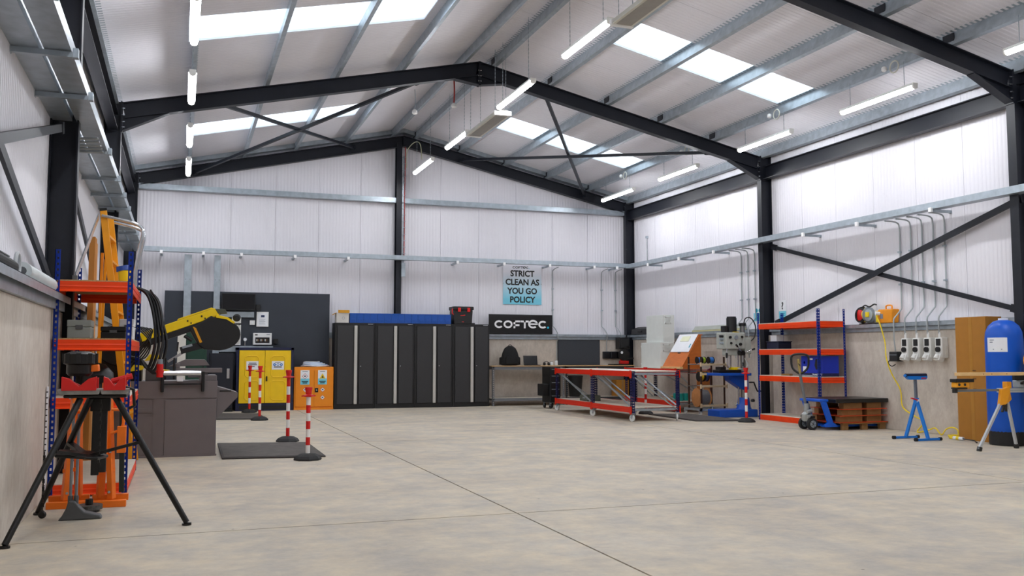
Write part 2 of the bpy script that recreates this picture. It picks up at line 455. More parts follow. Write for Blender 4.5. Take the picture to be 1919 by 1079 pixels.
# ---- portal frames
def frame(y, gable=False):
    f = struct('portal_frame_beam')
    d = .255
    for s, xi in ((-1, XL), (1, XR)):
        n = Vector((s * SL, 0, 1)).normalized()
        xc = xi + s * d / 2
        MB().ibeam((xc, y + .073, 0), (xc, y + .073, ZE + .02), d, .146, (1, 0, 0)).build('column', STEEL, f)
        MB().box((xi - s * .05, y - .06, 0), (xi + s * (d + .03), y + .2, .02)).build('base_plate', STEEL, f)
        rd = .26
        p = Vector((XM, y + .073, ZR)) - n * rd / 2; q = Vector((xi + s * .0, y + .073, ZE)) - n * rd / 2
        MB().ibeam(p, q, rd, .146, n).build('rafter', STEEL, f)
        MB().box((xi - s * .018, y + .0, 4.88 if not gable else 5.03), (xi + s * .0, y + .146, ZE + .01)).build('end_plate', STEEL, f)
        if not gable:
            hx = xi - s * .72
            zb = ZE - .265
            m = MB(); m.prism([(xi - s * .018, y + .065, 4.905), (hx, y + .065, zroof(hx, -.262)), (xi - s * .018, y + .065, zroof(xi, -.2))], (0, .016, 0))
            m.bar((xi - s * .01, y + .073, 4.905), (hx, y + .073, zroof(hx, -.268)), .146, .014, (0, 0, 1))
            m.build('haunch', STEEL, f)
        for z in ((5.27, 5.16, 5.05, 4.96) if not gable else (5.25, 5.12)):
            MB().cyl((xi - s * .05, y + .01, z), (xi - s * .0, y + .01, z), .011, 6).build('bolt', CHROME, f)
        for off in (.27, 1.42, 2.62, 3.80, 5.0):
            x = XM + s * off; z = zroof(x); MB().box((x + s * .008, y - .03, z), (x + s * .016, y + .176, z + .17)).build('purlin_cleat', STEEL, f)
        hb = ZR - .27
        if not gable:
            m = MB(); m.prism([(XM, y + .065, hb - .17), (XM + s * .47, y + .065, zroof(XM + s * .47, -.26)), (XM, y + .065, hb + .03)], (0, .016, 0))
            m.bar((XM, y + .073, hb - .165), (XM + s * .47, y + .073, zroof(XM + s * .47, -.268)), .146, .014)
            m.build('apex_haunch', STEEL, f)
            for z in (0, -.1, -.2):
                MB().cyl((XM + s * .03, y + .01, ZR - .17 + z), (XM + s * .005, y + .01, ZR - .17 + z), .011, 6).build('bolt', CHROME, f)
    MB().box((XM - .018, y, ZR - (.27 if gable else .45)), (XM + .018, y + .146, ZR)).build('apex_plate', STEEL, f)
    return f
for k, y in enumerate(FR): frame(y, k in (0, 4))
# gable post
gp = struct('gable_column')
MB().ibeam((XM - .115, D0 + .09, 0), (XM - .115, D0 + .09, ZR - .2), .2, .134, (0, 1, 0)).build('post', STEEL, gp)
# eaves tie beams between the frames
for s, xi in ((-1, XL), (1, XR)):
    for a, b in zip(FR[1:], FR):
        if a < YF: a = YF
        t = struct('tie_beam'); x = xi + s * .12
        MB().ibeam((x, a + .15, 5.03), (x, b, 5.03), .27, .15, (0, 0, 1)).build('beam', STEEL, t)
        e = struct('eaves_beam'); x = xi + s * .17
        m = MB(); m.profile((x, a + .01, 5.47), (x, b - .01, 5.47), [(-.045, -.1), (.045, -.1), (.045, .1), (-.045, .1), (-.045, .085), (.035, .085), (.035, -.085), (-.045, -.085)] if s > 0 else [(.045, -.1), (.045, .1), (-.045, .1), (-.045, -.1), (-.045, -.1)][:4])
        m.build('channel', GALV_D, e)
# diagonal bracing
def brace(p, q, w=.08, t=.05, up=(0, 0, 1), name='bracing_beam'):
    b = struct(name); p, q = Vector(p), Vector(q)
    MB().bar(p, q, t, w, up).build('flat_bar', STEEL, b)
    for e, o in ((p, q), (q, p)):
        dr = (o - e).normalized()
        MB().bar(e - dr * .05, e + dr * .10, t + .012, w + .04, up).build('gusset', STEEL, b)
brace((11.42, 15.9, 3.47), (11.42, 10.1, 1.92), .075, .03)
brace((11.37, 15.75, 1.90), (11.37, 9.95, 3.50), .095, .03)
for y0, y1 in ((10.05, 15.9), (3.85, 9.72)):
    brace((-1.17, y0, 3.44), (-1.17, y1, 1.90), .09, .03)
brace((-1.13, 3.85, 1.93), (-1.13, 9.7, 3.44), .075, .03)
def rb(s, a, b, off):
    (xa, ya), (xb, yb) = a, b
    brace((xa, ya, zroof(xa, -off)), (xb, yb, zroof(xb, -off)), .06, .06)
rb(-1, (.45, FR[1] + .2), (3.85, D0 - .05), .13); rb(-1, (4.0, FR[1] + .2), (.2, D0 - .05), .19)
rb(1, (6.5, FR[1] + .2), (10.0, D0 - .05), .13); rb(1, (6.6, D0 - .05), (10.15, FR[1] + .2), .19)

# ---- cable trays on cantilever brackets along the three walls
TZ0, TZ1 = 3.56, 3.665
def tray(name, p, q, w, label, group, dz=0.0):
    """U section tray from p to q (centre line at the floor of the tray), width w"""
    t = thing(name, label, 'cable tray', (0, 0, 0), 0, group)
    a, h, k = w / 2, TZ1 - TZ0, .004
    MB().profile(p, q, [(-a, 0), (a, 0), (a, h), (a - .014, h), (a - .014, h - k), (a - k, h - k), (a - k, k), (-a + k, k), (-a + k, h - k), (-a + .014, h - k), (-a + .014, h), (-a, h)]).build('tray_channel', GALV, t)
    return t
tg = 'cable trays on the walls'
xo, w2, TYB_ = 11.121, .19, 21.985
tray('cable_tray', (xo + w2 / 2, YF + .2, TZ0), (xo + w2 / 2, TYB_, TZ0), w2, 'galvanised cable tray along the wall with the socket outlets, room side', tg)
tray('cable_tray', (-.836 - w2 / 2, YF + .2, TZ0), (-.836 - w2 / 2, TYB_, TZ0), w2, 'galvanised cable tray above the orange and blue shelving and ladder, room side', tg)
tray('cable_tray', (-.836 - w2 * 1.5 - .035, YF + .2, TZ0), (-.836 - w2 * 1.5 - .035, TYB_, TZ0), w2, 'galvanised cable tray above the ladder, wall side', tg)
TYB = 22.0; TZB = TZ0 + .025
tray('cable_tray', (-.83, TYB + w2 / 2, TZB), (11.31, TYB + w2 / 2, TZB), w2, 'galvanised cable tray across the gable wall above the lockers', tg)
GCAP = mat('cap_white', (244, 244, 244), .5, 0, .01); NB = {}
def bracket(p, d, L, where, key=None, cap=None):
    NB[where] = k = NB.get(where, -1) + 1
    b = thing('tray_bracket', 'strut bracket under the cable tray %s, %s from the %s' % (where, ORD[k], 'ladder side' if 'gable' in where else 'gable'), 'bracket', (0, 0, 0), 0, 'brackets under the tray ' + where)
    p, d = Vector(p), Vector(d)
    s = Vector((0, 0, 1)).cross(d)
    MB().bar(p, p + d * L, .041, .041).build('strut', GALV_D, b)
    MB().bar(p - d * .045 + Vector((0, 0, .012)), p - d * .004 + Vector((0, 0, .012)), .06, .075).build('end_cap', cap or GCAP, b, bev=.004)
    MB().bar(p + d * (L - .008) - Vector((0, 0, .004)), p + d * L - Vector((0, 0, .004)), .06, .048).build('wall_plate', GALV_D, b)
    return b
for y in (20.71, 19.16, 17.65, 14.51, 13.03, 11.34, 9.4, 8.0): bracket((11.115, y, TZ0 - .029), (1, 0, 0), CXR - 11.12, 'along the socket wall')
for y in (20.0, 18.6, 17.3, 15.5, 14.2, 12.9, 11.2, 8.85, 7.6, 6.35, 5.1): bracket((-.83, y, TZ0 - .029), (-1, 0, 0), -.83 - CXL, 'above the ladder', y, GALV)
for x in (-.46, .44, 1.27, 2.48, 3.73, 6.45, 7.68, 8.93, 10.19, 10.85): bracket((x, TYB - .007, TZB - .029), (0, 1, 0), CYB - TYB, 'on the gable wall', x, GCAP)

# ---- hanging LED battens
LED = emit('led_diffuser', (249, 251, 255), LAMP)
def chain(parent, p, q):
    m = MB(); p, q = Vector(p), Vector(q); L = (q - p).length; n = max(2, int(L / .034)); d = (q - p) / n
    for k in range(n):
        a = p + d * k; b = a + d * 1.15
        m.bar(a, b, .011 if k % 2 else .003, .003 if k % 2 else .011, (0, 1, 0))
    return m.build('chain', GALV_D, parent)
def batten(x, y0, y1, z, label, group, top, tagname=''):
    L = y1 - y0
    off = not any(in_view((x, y0 + L * k / 8, z)) for k in range(9))
    t = thing('led_batten' + (tagname + '_offscreen' if off else ''), label, 'light', (x, (y0 + y1) / 2, z), 0, group)
    h = L / 2
    b_ = MB(); b_.box((-.045, -h + .03, .016), (.045, h - .03, .05)); b_.box((-.056, -h + .02, .010), (.056, h - .02, .018)); b_.build('housing', WHITE, t)
    m = MB(); prof = [(-.042, .012), (-.042, -.012), (-.030, -.032), (0, -.040), (.030, -.032), (.042, -.012), (.042, .012)]
    m.profile((0, -h + .03, 0), (0, h - .03, 0), prof); m.build('diffuser' + (tagname + '_offscreen' if off else ''), LED, t)
    for s in (-1, 1):
        MB().profile((0, s * (h - .03), 0), (0, s * h, 0), [(-.046, .05), (-.046, -.014), (-.032, -.036), (0, -.044), (.032, -.036), (.046, -.014), (.046, .05)]).build('end_cap', mat('opal_cap', (238, 236, 230), .3, 0, .01), t, bev=.006)
        chain(t, (0, s * (h - .22), .05), (0, s * (h - .22), top - z))
        MB().bar((-.03, s * (h - .22), .055), (.03, s * (h - .22), .055), .02, .008).build('hanger_clip', GALV, t)
    return t
RY = [(1.28, 2.9), (4.3, 5.95), (7.20, 8.75), (10.60, 12.15), (13.39, 15.10), (16.97, 18.47), (19.6, 21.3)]
LY = [(1.28, 2.9), (4.3, 5.95), (7.30, 8.93), (10.50, 12.12), (13.42, 15.06), (16.56, 18.22), (19.45, 21.2)]
for k, (a, b) in enumerate(LY):
    od = ', %s from the gable' % ORD[6 - k]
    where = ('over the bandsaw and ladder', 'under the roof ridge', 'over the racks by the socket wall')
    batten(.065, a, b, 5.20, 'white LED batten on chains ' + where[0] + od, 'battens ' + where[0], zroof(.065), '_over_bandsaw_' + ORD[6 - k])
    a2, b2 = RY[k]
    batten(5.17, a2, b2, 5.60, 'white LED batten on chains ' + where[1] + od, 'battens ' + where[1], zroof(5.17, .0), '_under_ridge_' + ORD[6 - k])
    batten(10.07, a, b, 5.20, 'white LED batten on chains ' + where[2] + od, 'battens ' + where[2], zroof(10.07), '_over_racks_' + ORD[6 - k])

# ================================================================ ALONG THE GABLE WALL
NAVY = mat('navy_paint', (16, 24, 62), .4, 0, .08)
LOCK_B = mat('locker_black', (10, 10, 12), .4, 0, .08)
LOCK_D = mat('locker_charcoal', (44, 44, 46), .42, 0, .05, 40, .05, 300)
TRUNK = GALV
ANTH = mat('anthracite_board', (44, 50, 60), .55, 0, .06, 3)
YEL = mat('yellow_paint', (244, 200, 14), .35, 0, .04)
ORA = mat('orange_paint', (236, 140, 14), .38, 0, .04)
PAPER = mat('paper', (236, 238, 242), .6, 0, .02)
CYAN = mat('print_cyan', (120, 205, 225), .6, 0, .02)
CYAN_D = mat('print_teal', (40, 165, 190), .6, 0, .02)
INK = mat('print_black', (18, 18, 20), .6, 0, 0)
INK_G = mat('print_grey', (120, 126, 140), .6, 0, 0)
BLUE_I = mat('print_blue', (20, 110, 190), .6, 0, 0)
CARD = mat('cardboard', (190, 138, 70), .8, 0, .08, 12, .06, 80)
CARD_D = mat('cardboard_brown', (168, 112, 34), .75, 0, .05, 8, .05, 60)

# ---- dark backing board with the services on it
t = tag(MB().box((-.365, 22.245, 0), (3.34, 22.262, 2.72)).build('backing_board', ANTH, bev=.002), 'large anthracite board standing against the gable wall behind yellow cabinet', 'board')
for x0, x1, lab in ((.036, .195, 'wide vertical galvanised trunking dropping from the tray, further from the black screen'), (.685, .825, 'narrower vertical galvanised trunking dropping from the tray beside the black screen')):
    t = thing('cable_trunking', lab, 'trunking', (x0, 22.165, .0), 0, 'trunking on the backing board')
    w = x1 - x0
    MB().box((0, 0, .02), (w, .075, 3.55)).build('channel', TRUNK, t, bev=.003)
    for z in (1.2, 2.35, 3.1): MB().box((-.004, -.004, z), (w + .004, .02, z + .03)).build('joint_cover', GALV, t)
    for x in (.03, w - .03): MB().cyl((x, 0, 2.98), (x, -.006, 2.98), .008, 8).build('screw', BLACK, t)
t = thing('dado_trunking', 'short grey horizontal trunking under the black wall screen', 'trunking', (.84, 22.17, 2.13))
MB().box((0, 0, 0), (.75, .07, .13)).build('channel', TRUNK, t, bev=.003); MB().box((.36, -.004, 0), (.40, .0, .13)).build('joint_cover', GALV, t)
t = thing('dado_trunking', 'grey horizontal trunking running behind the top of the yellow cabinet', 'trunking', (.83, 22.17, 1.33))
MB().box((0, 0, 0), (1.2, .07, .14)).build('channel', TRUNK, t, bev=.003); MB().box((.7, -.004, 0), (.74, .0, .14)).build('joint_cover', GALV, t)
t = thing('wall_screen', 'black flat screen mounted on the anthracite board', 'screen', (.86, 22.06, 2.29))
MB().box((0, 0, 0), (.75, .06, .39)).build('casing', BLACK, t, bev=.006); MB().box((.02, -.003, .02), (.73, .001, .37)).build('glass', mat('screen_glass', (4, 4, 6), .12, 0, 0), t)
MB().box((.3, .06, .1), (.45, .18, .3)).build('wall_bracket', BLACK, t)
t = thing('speaker', 'small black box beside the wall screen', 'speaker', (1.63, 22.15, 2.30)); MB().box((0, 0, 0), (.1, .09, .13)).build('case', BLACK, t, bev=.006); MB().cyl((.05, 0, .065), (.05, -.004, .065), .035, 14).build('cone', RUBBER, t)
t = thing('framed_notice', 'white framed notice sheet on the anthracite board', 'notice', (1.65, 22.21, 1.92))
MB().box((0, 0, 0), (.272, .03, .345)).build('frame', WHITE, t, bev=.004); MB().box((.02, -.002, .02), (.252, .0, .325)).build('sheet', PAPER, t)
MB().box((.1, -.004, .22), (.18, -.001, .27)).build('emblem', mat('print_navy', (30, 50, 90), .6), t)
for k in range(5): MB().box((.06, -.004, .06 + k * .028), (.06 + .14 - .02 * (k % 2), -.001, .066 + k * .028)).build('text_line', INK_G, t)
t = thing('consumer_unit', 'white framed breaker panel with dark window above yellow cabinet', 'breaker panel', (1.575, 22.12, 1.50))
MB().box((0, 0, 0), (.42, .12, .27)).build('case', WHITE, t, bev=.008); MB().box((.05, -.004, .04), (.37, .0, .17)).build('window', mat('smoked', (26, 22, 22), .2, 0, .1), t)
for k in range(9): MB().box((.075 + k * .031, -.010, .08), (.095 + k * .031, -.003, .13)).build('breaker', [WHITE, mat('brass', (120, 84, 50), .5), BLACK][k % 3], t)
MB().box((.04, -.003, .215), (.10, .0, .24)).build('badge', BLACK, t); MB().box((.30, -.003, .23), (.38, .0, .245)).build('label_strip', INK_G, t)
t = thing('light_switch', 'small white light switch beside the framed notice', 'switch', (1.50, 22.215, 1.96)); MB().box((0, 0, 0), (.115, .03, .105)).build('plate', WHITE, t, bev=.004); MB().box((.04, -.006, .03), (.075, 0, .075)).build('rocker', PAPER, t, bev=.002)
t = thing('junction_box', 'black junction box next to the breaker panel', 'box', (2.05, 22.16, 1.52)); MB().box((0, 0, 0), (.09, .085, .12)).build('case', BLACK, t, bev=.006); MB().box((.01, -.004, .03), (.08, 0, .09)).build('cover', RUBBER, t)
t = thing('pressure_gauge', 'small round pressure gauge on a stem above the yellow cabinet', 'gauge', (1.40, 22.16, 1.48)); MB().cyl((0, .03, 0), (0, .03, .1), .009, 8).build('stem', CHROME, t); MB().cyl((0, 0, .14), (0, .04, .14), .042, 18).build('dial_case', GALV, t); MB().cyl((0, -.003, .14), (0, .0, .14), .034, 18).build('dial', PAPER, t)
# white boxes and green hose cabinet behind the bandsaw arm
t = thing('fuse_box', 'upper white fuse box behind the bandsaw head', 'fuse box', (1.10, 22.13, 1.785)); MB().box((0, 0, 0), (.2, .11, .34)).build('case', WHITE, t, bev=.006); MB().box((.02, -.004, .03), (.18, 0, .31)).build('lid', mat('ivory', (214, 212, 204), .4), t); MB().box((.15, -.012, .16), (.17, -.003, .2)).build('catch', BLACK, t)
t = thing('fuse_box', 'lower white fuse box behind the bandsaw head', 'fuse box', (1.10, 22.13, 1.49)); MB().box((0, 0, 0), (.2, .11, .29)).build('case', WHITE, t, bev=.006); MB().box((.02, -.004, .03), (.18, 0, .26)).build('lid', MATS['ivory'], t); MB().box((.15, -.012, .12), (.17, -.003, .16)).build('catch', BLACK, t)
t = thing('machine_cabinet', 'green cabinet with white edge behind the yellow bandsaw arm', 'cabinet', (.10, 19.6, 0))
MB().box((0, 0, .06), (.40, .5, 1.92)).build('body', mat('bottle_green', (14, 58, 44), .45, 0, .08), t, bev=.01); MB().box((-.16, -.02, .06), (.0, .5, 1.98)).build('side_panel', MATS['ivory'], t, bev=.006)
MB().box((-.16, -.02, 0), (.40, .5, .06)).build('plinth', BLACK, t); MB().box((.03, -.012, .2), (.37, .0, 1.85)).build('door', MATS['bottle_green'], t, bev=.006); MB().box((.32, -.035, .95), (.345, -.01, 1.15)).build('handle', BLACK, t)

# ---- navy and yellow flammables cabinet
def notice(parent, x, z, w, h, y, kind):
    n = MB().box((x, y - .003, z), (x + w, y, z + h)).build('notice', PAPER, parent)
    yy = y - .0035
    if kind == 'text':
        for k, f in enumerate((.62, .70, .36)): MB().box((x + w * (.5 - f / 2), yy - .001, z + h * (.74 - .2 * k)), (x + w * (.5 + f / 2), yy, z + h * (.82 - .2 * k))).build('text_line', INK, n)
    elif kind == 'ppe':
        MB().box((x + w * .25, yy - .001, z + h * .84), (x + w * .72, yy, z + h * .90)).build('text_line', INK, n)
        for k in range(3):
            MB().cyl((x + w * (.22 + .28 * k), yy, z + h * .60), (x + w * (.22 + .28 * k), yy - .001, z + h * .60), w * .115, 18).build('pictogram', BLUE_I, n)
            MB().cyl((x + w * (.22 + .28 * k), yy - .001, z + h * .60), (x + w * (.22 + .28 * k), yy - .0018, z + h * .60), w * (.04, .075, .05)[k], 6 + k * 2).build('pictogram_mark', PAPER, n)
        MB().box((x + w * .16, yy - .001, z + h * .26), (x + w * .82, yy, z + h * .36)).build('text_line', INK, n)
    elif kind in ('hazard', 'warning'):
        MB().box((x, yy - .0008, z), (x + w, yy, z + h * .42)).build('blue_field', CYAN, n)
        MB().box((x + w * .2, yy - .001, z + h * .9), (x + w * .8, yy, z + h * .93)).build('text_line', INK, n)
        for k in range(2): MB().box((x + w * (.14 + .1 * k), yy - .0018, z + h * (.18 - .1 * k)), (x + w * (.86 - .1 * k), yy - .001, z + h * (.25 - .1 * k))).build('text_line', INK, n)
        c = (x + w / 2, yy - .001, z + h * .58)
        if kind == 'warning':
            r = w * .33
            MB().prism([(c[0] - r, c[1], c[2] - r * .8), (c[0] + r, c[1], c[2] - r * .8), (c[0], c[1], c[2] + r)], (0, -.001, 0)).build('warning_triangle', mat('print_yellow', (240, 200, 20), .6), n)
            MB().prism([(c[0] - r * .35, c[1] - .001, c[2] - r * .55), (c[0] + r * .4, c[1] - .001, c[2] - r * .55), (c[0] + r * .05, c[1] - .001, c[2] + r * .3)], (0, -.001, 0)).build('warning_mark', INK, n)
        else:
            diamond(n, c[0], c[2], w * .33, c[1])
    return n
PINK = mat('print_red', (205, 80, 80), .6, 0, 0)
def diamond(parent, x, z, r, y, mark=True):
    d = MB().prism([(x - r, y, z), (x, y, z - r), (x + r, y, z), (x, y, z + r)], (0, -.001, 0)).build('diamond_edge', PINK, parent)
    q = r * .82
    MB().prism([(x - q, y - .001, z), (x, y - .001, z - q), (x + q, y - .001, z), (x, y - .001, z + q)], (0, -.0008, 0)).build('diamond_field', PAPER, parent)
    if mark: MB().box((x - r * .35, y - .003, z - r * .12), (x + r * .35, y - .0015, z + r * .2)).build('diamond_mark', INK, parent)
t = thing('chemical_cabinet', 'navy framed cabinet with two yellow embossed doors', 'cabinet', (1.19, 21.70, 0))
W_, D_, H_ = 1.27, .45, 1.43
b = MB(); b.box((0, .02, 0), (W_, D_, .17)); b.box((0, .02, .17), (.06, D_, H_)); b.box((W_ - .06, .02, .17), (W_, D_, H_)); b.box((0, .02, H_ - .06), (W_, D_, H_)); b.box((.06, .2, .17), (W_ - .06, D_, H_ - .06))
b.build('body', NAVY, t, bev=.004)
MB().box((.08, .01, .03), (W_ - .08, .022, .12)).build('kick_plate', BLACK, t)
for k, (a, c) in enumerate(((.065, .625), (.633, W_ - .065))):
    d = MB().box((a, .0, .175), (c, .03, H_ - .065)).build('door', YEL, t, bev=.005)
    for z0, z1 in ((.24, .68), (.76, 1.24)):
        xa, xb = a + .13, c - .13; m = MB()
        pts = [(xa, -.004, z0 + .04), (xa, -.004, z1 - .05), (xa + .05, -.004, z1), (xb - .05, -.004, z1), (xb, -.004, z1 - .05), (xb, -.004, z0 + .04), (xb - .05, -.004, z0), (xa + .05, -.004, z0)]
        m.tube(pts, .009, 6, True); m.build('embossed_rim', YEL, d, smooth=True)
    notice(t, *((.22, .93, .27, .19, -.003, 'text') if k == 0 else (.78, .93, .27, .19, -.003, 'ppe')))
MB().box((.655, -.028, .67), (.685, .0, .78)).build('lock_handle', BLACK, t, bev=.004)
# ---- orange cabinet
t = thing('hazard_cabinet', 'low orange two door hazard cabinet with warning stickers', 'cabinet', (2.48, 21.74, 0))
W_, H_ = .90, .985
MB().box((0, .02, 0), (W_, .42, H_)).build('body', ORA, t, bev=.005)
for k, (a, c) in enumerate(((.03, .452), (.456, W_ - .03))):
    MB().box((a, .0, .07), (c, .02, H_ - .06)).build('door', ORA, t, bev=.004)
MB().box((0, -.004, .0), (W_, .02, .045)).build('plinth', ORA, t)
notice(t, .14, .58, .205, .33, -.002, 'hazard'); notice(t, .54, .58, .205, .33, -.002, 'warning')
for x, z in ((.25, .46), (.65, .46), (.65, .28)): diamond(t, x, z, .058, -.001)
MB().box((.47, -.012, .40), (.55, .0, .50)).build('lock', BLACK, t, bev=.005); MB().cyl((.51, -.012, .45), (.51, -.02, .45), .015, 10).build('lock_barrel', CHROME, t)
t = thing('plastic_sheet_bundle', 'folded bundle of white and blue plastic sheet on the orange cabinet', 'sheet', (2.98, 21.96, 1.0))
for k in range(5):
    pts = []; rr = .33 - .035 * k
    for i in range(22):
        a = 2 * math.pi * i / 22; pts.append((rr * math.cos(a) * (1 + .05 * math.sin(3 * a + k)) - .02 * k, rr * .5 * math.sin(a), .0))
    z = .022 * k; m = MB()
    m.prism([(x, y, z + .006 * math.sin(i)) for i, (x, y, _) in enumerate(pts)], (0, 0, .018)); m.build('fold', [PAPER, mat('pale_blue_sheet', (176, 198, 226), .35, 0, .05)][k % 2], t, smooth=True)
# ---- navy cabinet tucked beside it
t = thing('control_cabinet', 'dark navy control cabinet behind the bandsaw table', 'cabinet', (.62, 21.55, 0)); MB().box((0, 0, .08), (.5, .55, 1.30)).build('body', mat('dark_navy', (16, 20, 34), .45), t, bev=.006); MB().box((.03, -.02, .15), (.47, 0, 1.24)).build('door', MATS['dark_navy'], t, bev=.004); MB().box((0, .02, 0), (.5, .5, .08)).build('plinth', BLACK, t); MB().box((.36, -.05, .74), (.42, -.02, .96)).build('handle', CHROME, t, bev=.004)

# ---- four tall lockers
labs = ['tall charcoal two door locker standing against the orange cabinet', 'second tall charcoal locker from the orange cabinet, under the blue bins', 'third tall charcoal locker from the orange cabinet, between two other lockers', 'tall charcoal locker standing next to the workbench, under the black toolbox']
xs = (3.40, 4.352, 5.315, 6.27, 7.225)
for k in range(4):
    w = xs[k + 1] - xs[k] - .004
    t = thing('locker', labs[k], 'locker', (xs[k], 21.75, 0), 0, 'row of lockers along the gable wall')
    MB().box((0, .025, 0), (w, .445, 2.02)).build('body', LOCK_B, t, bev=.004)
    MB().box((.02, .012, .0), (w - .02, .026, .095)).build('plinth', LOCK_B, t)
    d = MB().box((.062, 0, .11), (.435, .024, 1.955)).build('door', LOCK_D, t, bev=.003)
    MB().box((.452, -.03, .11), (.525, .024, 1.955)).build('handle', mat('brushed_aluminium', (200, 198, 192), .35, .5, .05, 4, 0, 60, 0, (1, 1, .2)), d, bev=.008)
    d = MB().box((.575, 0, .11), (w - .045, .024, 1.955)).build('door', LOCK_D, t, bev=.003)
    MB().cyl((.61, 0, 1.0), (.61, -.01, 1.0), .012, 10).build('lock', CHROME, d)
    MB().box((w - .17, -.002, 1.985), (w - .05, .026, 1.998)).build('badge', CHROME, t)
# blue bins on top
BIN = mat('blue_bin', (4, 76, 164), .4, 0, .10, 3)
t0 = None
for k in range(15):
    if t0 is None:
        t0 = t = thing('storage_bin', 'blue plastic parts bin in the row on top of the lockers', 'bin', (0, 0, 0), 0, 'blue bins on the lockers')
        m = MB(); w, d, h = .163, .40, .23
        m.prism([(.002, 0, 0), (w - .002, 0, 0), (w, -.004, h), (0, -.004, h)], (0, .008, 0))
        for x in (0, w - .006): m.box((x, 0, 0), (x + .006, d, h))
        m.box((0, d - .006, 0), (w, d, h)); m.box((0, 0, 0), (w, d, .006)); m.build('tub', BIN, t)
        MB().box((-.001, -.010, h - .022), (w + .001, .0, h)).build('rim', BIN, t, bev=.003)
        MB().box((.03, -.008, .05), (w - .03, -.002, .10)).build('card_slot', BIN, t, bev=.002)
    else: t = copy_tree(t0)
    t['label'] = 'blue plastic parts bin on the lockers, %s from the white carton' % ORD[k]
    t.location = (3.755 + .1655 * k, 21.80, 2.021)
# toolbox
t = thing('rolling_toolbox', 'black rolling toolbox with red latches on top of the end locker', 'toolbox', (6.27, 21.78, 2.021))
MB().prism([(.04, 0, 0), (.50, 0, 0), (.52, 0, .34), (.03, 0, .34)], (0, .38, 0)).build('body', BLACK, t, bev=.012)
MB().box((.01, -.015, .345), (.545, .40, .435)).build('lid', mat('toolbox_lid', (20, 20, 22), .5), t, bev=.02)
for x in (.13, .37): MB().box((x, -.03, .30), (x + .075, .0, .40)).build('latch', RED, t, bev=.006)
MB().prism([(.20, -.004, .20), (.31, -.004, .205), (.33, -.004, .225), (.30, -.004, .235), (.28, -.004, .225), (.20, -.004, .22)], (0, .004, 0)).build('emblem', RED, t)
MB().box((.24, -.004, .05), (.29, .0, .062)).build('badge', RED, t)
MB().cyl((.03, .34, .06), (.03, .42, .06), .06, 16).build('wheel', RUBBER, t)
MB().tube([(.03, .02, .24), (-.01, .0, .26), (-.01, .0, .36), (.03, .02, .38)], .014, 8).build('side_handle', RED, t, smooth=True)
MB().box((.50, .02, .0), (.58, .3, .03)).build('foot_rail', BLACK, t)
# carton
t = thing('carton', 'open white carton with yellow inner flaps next to the blue bins', 'carton', (3.44, 21.80, 2.021))
MB().box((0, 0, 0), (.29, .26, .235)).build('body', mat('white_card', (206, 202, 196), .8, 0, .04), t)
MB().box((.03, -.006, .236), (.295, .0, .30)).build('flap', mat('yellow_card', (222, 160, 44), .8), t, rot=(R(8), 0, 0))
MB().box((-.09, .02, .0), (0, .24, .006)).build('flap', MATS['yellow_card'], t, loc=(0, 0, .235), rot=(0, R(-35), 0))
m = MB(); m.tube([(.16 + .03 * math.cos(a * .5236), -.002, .11 + .03 * math.sin(a * .5236)) for a in range(12)], .003, 5, True); m.build('printed_ring', INK_G, t)

# ---- lettering of the sign, drawn as strokes
def stroke_arc(m, cx, cz, ro, ri, a0, a1, y, d, n=22, sx=1.0):
    P = []; Q = []
    for i in range(n + 1):
        a = R(a0 + (a1 - a0) * i / n); P.append((cx + ro * sx * math.cos(a), y, cz + ro * math.sin(a))); Q.append((cx + (ro * sx - (ro - ri)) * math.cos(a), y, cz + ri * math.sin(a)))
    for i in range(n): m.prism([P[i], P[i + 1], Q[i + 1], Q[i]], (0, d, 0))
def logo(parent, x, z, h, y, d, ink, dot):
    """six round letters and a dot, cap height h, left at x, baseline z"""
    r = h / 2; w = h * .23; sx = 1.22; zc = z + r
    m = MB(); stroke_arc(m, x + r * sx, zc, r, r - w, 42, 318, y, d, 22, sx); m.build('letter_c', ink, parent)
    x1 = x + h * 1.22
    m = MB(); stroke_arc(m, x1 + r * sx, zc, r, r - w, 0, 360, y, d, 28, sx); m.build('letter_o', ink, parent)
    x2 = x1 + h * 1.36
    m = MB(); m.box((x2, y, z), (x2 + w, y + d, z + h)); m.box((x2, y, z + h - w), (x2 + h * .92, y + d, z + h)); m.box((x2, y, z + h * .40 - w * .5), (x2 + h * .80, y + d, z + h * .40 + w * .5)); m.build('letter_f', ink, parent)
    x3 = x2 + h * .98
    m = MB(); m.box((x3, y, z + h - w), (x3 + h * 1.1, y + d, z + h)); m.box((x3 + h * .55 - w / 2, y, z), (x3 + h * .55 + w / 2, y + d, z + h)); m.build('letter_t', ink, parent)
    x4 = x3 + h * 1.02; re = r * 1.10; ze = z + re
    m = MB(); stroke_arc(m, x4 + re * sx, ze, re, re - w, 0, 312, y, d, 24, sx); m.box((x4 + w * .8, y, ze - w * .42), (x4 + re * 2 * sx, y + d, ze + w * .42)); m.build('letter_e', ink, parent)
    x5 = x4 + h * 1.42
    m = MB(); stroke_arc(m, x5 + r * sx, zc, r, r - w, 42, 318, y, d, 22, sx); m.build('letter_c', ink, parent)
    x6 = x5 + h * 1.22
    MB().cyl((x6 + w * .5, y + d, z + w * .5), (x6 + w * .5, y, z + w * .5), w * .62, 14).build('dot', dot, parent)
t = thing('company_sign', 'black rectangular sign with white COFTEC lettering standing on the sill', 'sign', (7.355, 22.225, 1.802))
MB().box((0, 0, 0), (1.745, .035, .50)).build('board', mat('sign_black', (8, 8, 10), .3), t, bev=.012)
